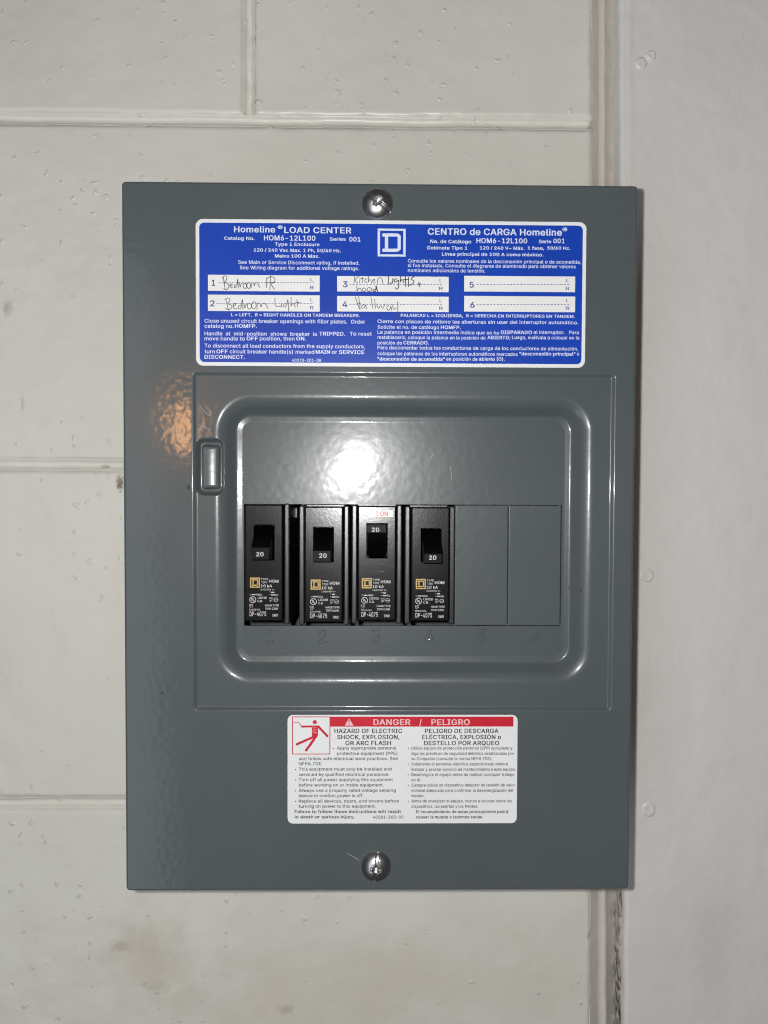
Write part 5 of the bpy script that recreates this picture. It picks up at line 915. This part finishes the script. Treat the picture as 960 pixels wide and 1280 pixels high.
for t in (("1",95,112,355,29,1),("2",88,110,454,29,1),("3",724,747,362,29,1),("4",722,746,458,29,1),("L",569,580,333,16,0),("R",567,584,371,16,0),("L",569,580,429,16,0),("R",567,584,468,16,0)): A.text(mn, *t[:5], bool(t[5]), Y4)
for t in (("5",394,414,350,27,1),("6",397,418,443,27,1),("L",256,266,325,15,0),("R",254,271,361,15,0),("L",256,266,417,15,0),("R",254,271,452,15,0),("L",839,851,325,15,0),("R",838,855,361,15,0),("L",839,851,417,15,0),("R",838,855,452,15,0)): B.text(mn, *t[:5], bool(t[5]), Y4)
def dashes(c, u0, u1, v):
    u = u0
    while u < u1: c.rect(mn, u, v-1.4, min(u+9.5, u1), v+1.4, Y4); u += 15.5
dashes(A, 130, 586, 340); dashes(A, 118, 586, 440); dashes(B, -160, 270, 335); dashes(B, -160, 270, 427); dashes(B, 427, 856, 335); dashes(B, 427, 856, 428)
mn.build("printed_numbers", M_NAVY, lab)
# handwriting in ball pen
def oval(cx, cy, rx, ry, n=12, a0=-80): return [(cx+rx*math.cos(math.radians(a0-i*390/n)), cy+ry*math.sin(math.radians(a0-i*390/n))) for i in range(n+1)]
S1 = [[(150,75),(158,120),(165,170)],[(140,78),(165,58),(181,75),(172,100),(155,116),(185,118),(197,145),(180,172),(150,162)],[(200,140),(222,135),(215,120),(200,130),(205,155),(225,155)],
[(250,130),(235,135),(235,155),(252,150),(258,130),(262,70),(266,157)],[(275,115),(281,157),(285,125),(305,115)],oval(317,140,14,20),oval(347,137,14,24),[(366,157),(368,115),(384,115),(390,147),(396,115),(415,115),(432,152)],
[(487,75),(485,152)],[(478,117),(552,112)],[(516,62),(510,170)],[(485,88),(515,64),(545,75),(552,100),(520,127)],[(520,130),(546,166)],
[(170,240),(190,327)],[(160,245),(190,230),(207,250),(180,280),(212,285),(220,310),(190,327),(165,312)],[(225,295),(250,287),(240,270),(225,285),(232,320),(256,316)],[(285,290),(265,295),(268,320),(288,315),(292,280),(298,228),(303,322)],
[(310,275),(318,322),(322,285),(338,278)],oval(352,297,16,22),oval(387,290,18,28),[(411,322),(412,270),(435,275),(441,312),(449,275),(475,275),(497,314)],[(550,235),(548,300),(600,296)],[(602,275),(600,302)],
[(640,275),(615,282),(616,305),(640,300),(650,225),(656,345)],[(675,230),(672,307),(680,280),(700,275),(706,307)],[(720,245),(723,302)],[(705,265),(746,268)]]
S2 = [[(200,65),(195,117)],[(230,65),(198,92),(226,117)],[(240,80),(238,112)],[(258,70),(258,113)],[(245,80),(272,78)],[(292,80),(275,90),(278,110),(293,108)],[(305,65),(303,115),(308,90),(322,90),(326,116)],[(335,98),(352,95),(345,80),(333,95),(340,115),(356,112)],[(370,117),(372,80),(395,72),(408,90),(411,120)],
[(215,135),(220,182),(225,155),(245,152),(251,180)],oval(269,165,12,14),oval(310,163,18,14),
[(205,220),(236,307)],[(230,215),(242,312)],[(215,272),(246,265)],[(272,275),(250,285),(255,305),(275,300),(280,270),(289,307)],[(322,218),(336,303)],[(350,235),(356,302)],[(364,270),(378,312),(395,275),(410,314),(426,270)],[(456,280),(438,295),(448,322),(468,310),(470,280),(479,320)],[(481,275),(493,317),(516,300)],[(522,255),(526,400)]]
S3 = [[(360,160),(335,165),(340,180),(362,175),(358,120),(373,180)],[(455,62),(450,130),(482,110)],[(487,80),(483,116)],[(515,80),(495,90),(500,110),(520,100),(530,85),(531,150),(515,163),(505,150)],[(545,65),(542,116),(548,90),(562,90),(566,113)],[(581,65),(581,140)],[(565,90),(607,85)],[(650,62),(617,85),(650,100),(632,125),(610,130)],[(605,70),(603,140)],[(680,108),(686,142)],[(670,126),(697,120)]]
H1 = Crop(6.19, 255, 335, 0); H2c = Crop(6.0, 410, 335, 0)
def writing(*sets):
    mh = MB()
    for c, ss, wd in sets:
        for q in ss: c.line(mh, q, wd, Y5, 2)
    o = mh.build("handwriting", M_PEN, lab); o['kind'] = 'stuff'; return o
writing((H1, S1[:12], 5.2)); writing((H1, S1[12:], 5.0)); writing((H2c, S2[:12], 4.8), (H2c, S3, 7.0)); writing((H2c, S2[12:], 4.8))

dl = part(sheet("danger_label", P(359.5, 893.5).x, P(647, 893.5).x, P(480, 1029).z, P(480, 893.5).z, .0026, Y1, M_WHITE, panel, back=.0003)); dl['label'] = "white and red bilingual danger label"
C = Crop(6, 350, 880, 0); D = Crop(6, 500, 880, 0)
mr = MB(); C.rect(mr, 378, 94, 1750, 168, Y2)
PG = Crop(12, 360, 890, 0)
for (a, b, c_, d_) in ((62, 65, 635, 77), (62, 622, 635, 634), (62, 77, 74, 622), (623, 77, 635, 622)): PG.rect(mr, a, b, c_, d_, Y2)
hc = PG.p(403, 150); mr.disc(hc[0], hc[1], 31/12*.000364, Y2)
PG.line(mr, [(212, 217), (300, 214), (440, 214)], 30, Y2); PG.line(mr, [(86, 152), (155, 152), (205, 210)], 11, Y2-2e-6)
PG.line(mr, [(455, 216), (592, 360)], 36, Y2-4e-6); PG.line(mr, [(392, 368), (132, 482)], 36, Y2-6e-6); PG.line(mr, [(424, 360), (273, 572)], 38, Y2-8e-6)
mr.quad2([PG.p(*a) for a in ((358, 225), (360, 368), (395, 392), (432, 380), (450, 348), (452, 215))], Y2-1e-5)
mr.build("red_print", M_RED, dl)
mp_ = MB(); PG.line(mp_, [(368, 222), (425, 226), (376, 262), (436, 262), (372, 292), (425, 312)], 9, Y3)
tri = [C.p(*a) for a in ((485, 161), (552, 161), (518, 107))]; mp_.quad2(tri, Y3)
C.text(mp_, "DANGER", 700, 978, 156, 43, True, Y3); D.text(mp_, "/", 145, 163, 158, 46, True, Y3); D.text(mp_, "PELIGRO", 235, 523, 156, 43, True, Y3)
mp_.build("white_print", M_PINK, dl)
mx_ = MB(); C.text(mx_, "!", 514, 522, 156, 36, True, Y4); mx_.build("exclamation_mark", M_RED, dl)
mk = MB()
TC = [("HAZARD OF ELECTRIC",408,917,216,32,1),("SHOCK, EXPLOSION,",428,896,262,32,1),("OR ARC FLASH",490,833,307,32,1),("Apply appropriate personal",427,873,340,23,0),("protective equipment (PPE)",427,880,380,23,0),
("and follow safe electrical work practices. See",141,883,419,23,0),("NFPA 70E.",141,317,458,23,0),("This equipment must only be installed and",141,837,498,23,0),("serviced by qualified electrical personnel.",141,820,538,23,0),
("Turn off all power supplying this equipment",141,846,577,23,0),("before working on or inside equipment.",141,778,617,23,0),("Always use a properly rated voltage sensing",141,868,657,23,0),("device to confirm power is off.",141,626,697,23,0),
("Replace all devices, doors, and covers before",141,892,737,23,0),("turning on power to this equipment.",141,717,776,23,0),("Failure to follow these instructions will result",110,907,816,23,1),("in death or serious injury.",110,562,856,23,1),("40281-265-02",697,925,857,22,0)]
TD = [("PELIGRO DE DESCARGA",186,738,216,32,1),("ELÉCTRICA, EXPLOSIÓN o",166,757,262,32,1),("DESTELLO POR ARQUEO",180,743,307,32,1),("Utilice equipo de protección personal (EPP) apropiado y",85,843,340,22,0),("siga las prácticas de seguridad eléctrica establecidas por",85,855,380,22,0),
("su Compañía (consulte la norma NFPA 70E).",85,690,419,22,0),("Solamente el personal eléctrico especializado deberá",85,807,459,22,0),("instalar y prestar servicio de mantenimiento a este equipo.",85,868,499,22,0),("Desenergice el equipo antes de realizar cualquier trabajo",85,856,538,22,0),("en él.",85,158,578,22,0),
("Siempre utilice un dispositivo detector de tensión de valor",85,861,617,22,0),("nominal adecuado para confirmar la desenergización del",85,848,657,22,0),("equipo.",85,178,696,22,0),("Antes de energizar el equipo, vuelva a colocar todos los",85,838,736,22,0),("dispositivos, las puertas y los frentes.",85,585,776,22,0),
("El incumplimiento de estas precauciones podrá",120,810,816,22,1),("causar la muerte o lesiones serias.",120,622,856,22,1)]
for t in TC: C.text(mk, *t[:5], bool(t[5]), Y4)
for t in TD: D.text(mk, *t[:5], bool(t[5]), Y4)
for c, u, vs in ((C, 117, (490, 570, 650, 729)), (C, 401, (331,)), (D, 62, (331, 450, 529, 608, 727))):
    for v_ in vs: q = c.p(u, v_); mk.disc(q[0], q[1], .00026, Y4, 10)
mk.build("black_print", M_BLACKINK, dl)

# ================================================================== THE BREAKERS
FY, SY = .0040, .0066                    # front of the face, front of the shoulders
S_ = (FY - CAM.y) / F                    # metres per photo pixel at the face
def breaker(cpx, top, bot, win, hand, up_, logo_px, num, label, shoulders=(1, 1)):
    """win = window px (x0,x1,y0,y1); hand = px of the handle's front face (x0,x1,y0,y1)"""
    o0 = P(cpx, 705, FY); root = empty("circuit_breaker", (o0.x, .06, o0.z), label, "circuit breaker", "circuit breakers in a row in the panel")
    off = -Vector(root.location)
    def pr(o): o.location = off; return o
    x0, x1 = P(cpx-23.8, 700, FY).x, P(cpx+23.8, 700, FY).x
    z1, z0 = P(cpx, top, FY).z, P(cpx, bot, FY).z
    w0, w1 = P(win[0], 700, FY).x, P(win[1], 700, FY).x; q1, q0 = P(cpx, win[2], FY).z, P(cpx, win[3], FY).z
    # moulded body: shoulders either side and the deep case
    mb = MB()
    sw = .0029
    if shoulders[0]: mb.bevbox(x0-sw, x0-.0003, SY, .055, z0-.002, z1+.0005, .0007, 3)
    if shoulders[1]: mb.bevbox(x1+.0003, x1+sw, SY, .055, z0-.002, z1+.0005, .0007, 3)
    mb.box(x0-.0003+.00031, x1+.0003-.00031, .016, .055, z0-.002, z1+.0005)
    pr(mb.build("body", M_BLACK, root, False))
    # face frame with a window for the handle
    v = []; f = []; b_ = .0006; fb = .014
    def rg(X0, X1, Z0_, Z1_, y): return [(X0, y, Z0_), (X1, y, Z0_), (X1, y, Z1_), (X0, y, Z1_)]
    rings = [rg(x0, x1, z0, z1, fb), rg(x0, x1, z0, z1, FY+b_), rg(x0+b_*.3, x1-b_*.3, z0+b_*.3, z1-b_*.3, FY+b_*.3), rg(x0+b_, x1-b_, z0+b_, z1-b_, FY),
             rg(w0-.0002, w1+.0002, q0-.0002, q1+.0002, FY), rg(w0, w1, q0, q1, FY+.0003), rg(w0, w1, q0, q1, fb)]
    for r in rings: v += r
    for k in range(len(rings)-1):
        for i in range(4):
            j = (i+1) % 4; f.append((k*4+i, k*4+j, (k+1)*4+j, (k+1)*4+i))
    pr(mesh_obj("face", v, f, M_FACE, root))
    # embossed frames and words: a box at the top (ON) and one under the window (OFF)
    me_ = MB(); K = Crop(1, 0, 0, FY); h_ = .00012
    def frame(a, b, c_, d_, t=.00016):
        p = P(a, b, FY); q = P(c_, d_, FY); X0, X1, Z1_, Z0_ = p.x, q.x, p.z, q.z
        me_.box(X0, X1, FY-h_, FY+.0001, Z1_-t, Z1_); me_.box(X0, X1, FY-h_, FY+.0001, Z0_, Z0_+t); me_.box(X0, X0+t, FY-h_*.9, FY+.0001, Z0_+t, Z1_-t); me_.box(X1-t, X1, FY-h_*.9, FY+.0001, Z0_+t, Z1_-t)
    lx = cpx-8.0
    frame(lx, win[3]+7, cpx+20.5, win[3]+17.5); frame(lx, top+4, cpx+20.5, top+15)
    a = P(lx, top+1, FY); me_.box(a.x-.00012, a.x+.00006, FY-h_*.7, FY+.0001, q1+.0003, z1-.0007); me_.box(a.x-.00012, a.x+.00006, FY-h_*.7, FY+.0001, P(cpx, logo_px[1]-3, FY).z, q0-.0003)
    me_.box(a.x-.00010, a.x+.00006, FY-h_*.7, FY+.0001, z0+.0007, P(cpx, bot-4.5, FY).z)
    for t_, a0, a1, yb_ in (("O", lx+4, lx+9, win[3]+15.3), ("OFF", lx+12, cpx+16, win[3]+15.3), ("I", lx+7.5, lx+8.8, top+12.6), ("ON", lx+11, lx+18, top+12.6)):
        p = P(a0, yb_, FY); q = P(a1, yb_, FY); put_text(me_, t_, p.x, q.x, p.z, 6*S_, False, FY-h_)
    pr(me_.build("embossed_marking", M_FACE, root))
    # handle: front face standing out at one end of the window, sloping back into it
    HY = -.0078
    A0 = P(hand[0], hand[2], HY); A1 = P(hand[1], hand[3], HY)
    hx0, hx1, hz1, hz0 = A0.x, A1.x, A0.z, A1.z
    c = .0004
    if up_:
        sec = [(q1-.0003, .012), (hz1+.0000, HY+c), (hz1-c, HY), (hz0+c, HY), (hz0, HY+c), (hz0-.0014, HY+.0022), (q0+.0012, .0075), (q0+.0004, .009)]
    else:
        sec = [(q0+.0003, .012), (hz0, HY+c), (hz0+c, HY), (hz1-c, HY), (hz1, HY+c), (hz1+.0014, HY+.0022), (q1-.0012, .0075), (q1-.0004, .009)]
    ins = [0, c*.5, c, c, c*.5, c*.3, 0, 0]
    xc0, xc1 = w0+.0004, w1-.0004
    v = []; f = []; n = len(sec)
    def xs_at(y, side):                     # the handle keeps its width from the window outwards
        return (xc0 if side == 0 else xc1)
    for k, (z, y) in enumerate(sec): v.append((xs_at(y, 0)+ins[k], y, z))
    for k, (z, y) in enumerate(sec): v.append((xs_at(y, 1)-ins[k], y, z))
    for k in range(n-1): f.append((k, k+1, n+k+1, n+k))
    f.append(tuple(range(n))[::-1]); f.append(tuple(range(n, 2*n)))
    f.append((0, n, 2*n-1, n-1))
    hd = pr(mesh_obj("handle", v, f, M_HANDLE, root)); hd['label'] = "black toggle handle, " + ("up" if up_ else "down")
    mt = MB(); p = P(num[0], num[2], HY); q = P(num[1], num[2], HY)
    put_text(mt, "20", p.x, q.x, p.z, 5.4*(HY-CAM.y)/F, True, HY-.00006); mt.build("ampere_rating", M_SILK2, hd)
    # silk-screened legend
    ms = MB(); mg = MB(); K = Crop(13.71, 300 + logo_px[0]-312.55, 700 + logo_px[1]-721.9, FY); yy = FY-.00005
    logo(mg, K, yy, (172, 300), (342, 475), 21)
    for t in (("TYPE",358,478,343,32,0),("TIPO",366,466,400,34,0),("HOM",497,662,388,50,1),("10 kA",358,550,468,48,1),("120/240 V~",355,600,519,27,0),("Al/Cu",270,380,608,30,1),("Cu",600,655,612,32,1),
              ("LISTED",303,465,666,36,1),("C.B.",300,388,722,36,1),("NYC",503,568,668,28,0),("NT",508,560,708,28,0),("E2",160,224,782,28,0),("17",165,220,815,26,0),("HACR TYPE",430,665,795,34,1),("TIPO CARR",430,655,851,34,1),
              ("ISSUE NO.",158,352,864,28,0),("DP-4075",165,450,962,78,0),("SWD",555,650,968,44,1)): K.text(ms, *t[:5], bool(t[5]), yy)
    for (a, b, r_, th) in ((220, 680, 57, 11), (615, 680, 37, 7)):
        q = K.p(a, b); k_ = S_/13.71; ms.ring(q[0], q[1], (r_-th)*k_, r_*k_, yy)
    K.line(ms, [(196, 652), (206, 690), (222, 690)], 12, yy-2e-6); K.line(ms, [(222, 665), (232, 700), (248, 706)], 12, yy-4e-6); K.line(ms, [(590, 682), (640, 682)], 8, yy-2e-6)
    K.rect(ms, 205, 584, 268, 602, yy); K.rect(ms, 170, 584, 196, 588, yy); K.rect(ms, 170, 598, 196, 602, yy)
    K.rect(ms, 535, 545, 588, 564, yy); K.rect(ms, 500, 545, 528, 549, yy); K.rect(ms, 500, 592, 528, 596, yy); K.rect(ms, 535, 590, 595, 608, yy)
    pr(mg.build("emblem", M_GOLD, root)); pr(ms.build("printed_legend", M_SILK, root))
    return root, pr
M_SILK2 = simple("print_handle_white", (0.50, 0.50, 0.50), .5)
breaker(329.6, 630.6, 776.5, (317.5, 342.8, 656, 700), (312.5, 340.5, 683.5, 700.5), False, (312.5, 721.9), (320.3, 329.6, 695.4),
        "leftmost black circuit breaker with handle down, beside the wide dark gap", (0, 1))
breaker(404.6, 633.3, 777.5, (391.8, 416.9, 659, 702), (391.3, 416.6, 687.5, 703), False, (388.4, 724.4), (399.0, 408.4, 697.2),
        "second black circuit breaker from left, handle down, above the embossed number 2")
root3, pr3 = breaker(471.0, 632.5, 775.8, (458.2, 484.0, 654.3, 697.6), (458.3, 483.7, 654.6, 666.8), True, (452.2, 722.7), (464.7, 474.1, 664.9),
        "black circuit breaker with its handle up and red ON mark showing")
breaker(537.8, 634.0, 776.5, (526.2, 551.3, 660.6, 702.5), (528.1, 553.6, 691, 704.8), False, (519.8, 723.6), (536.3, 545.4, 699.7),
        "rightmost black circuit breaker, handle down, next to the blank grey plates", (1, 1))
# the white and red ON mark uncovered on the third breaker
mo = MB(); E = Crop(6.4, 430, 620, FY); E.rect(mo, 215, 114, 395, 168, FY-.00018); pr3(mo.build("on_mark", simple("on_mark_white", (.72, .66, .66), .4), root3))
mo = MB(); E.text(mo, "I", 258, 270, 160, 36, True, FY-.00022); E.text(mo, "ON", 288, 352, 160, 36, True, FY-.00022); E.rect(mo, 228, 96, 380, 99, FY-.00018)
pr3(mo.build("on_lettering", M_RED, root3))
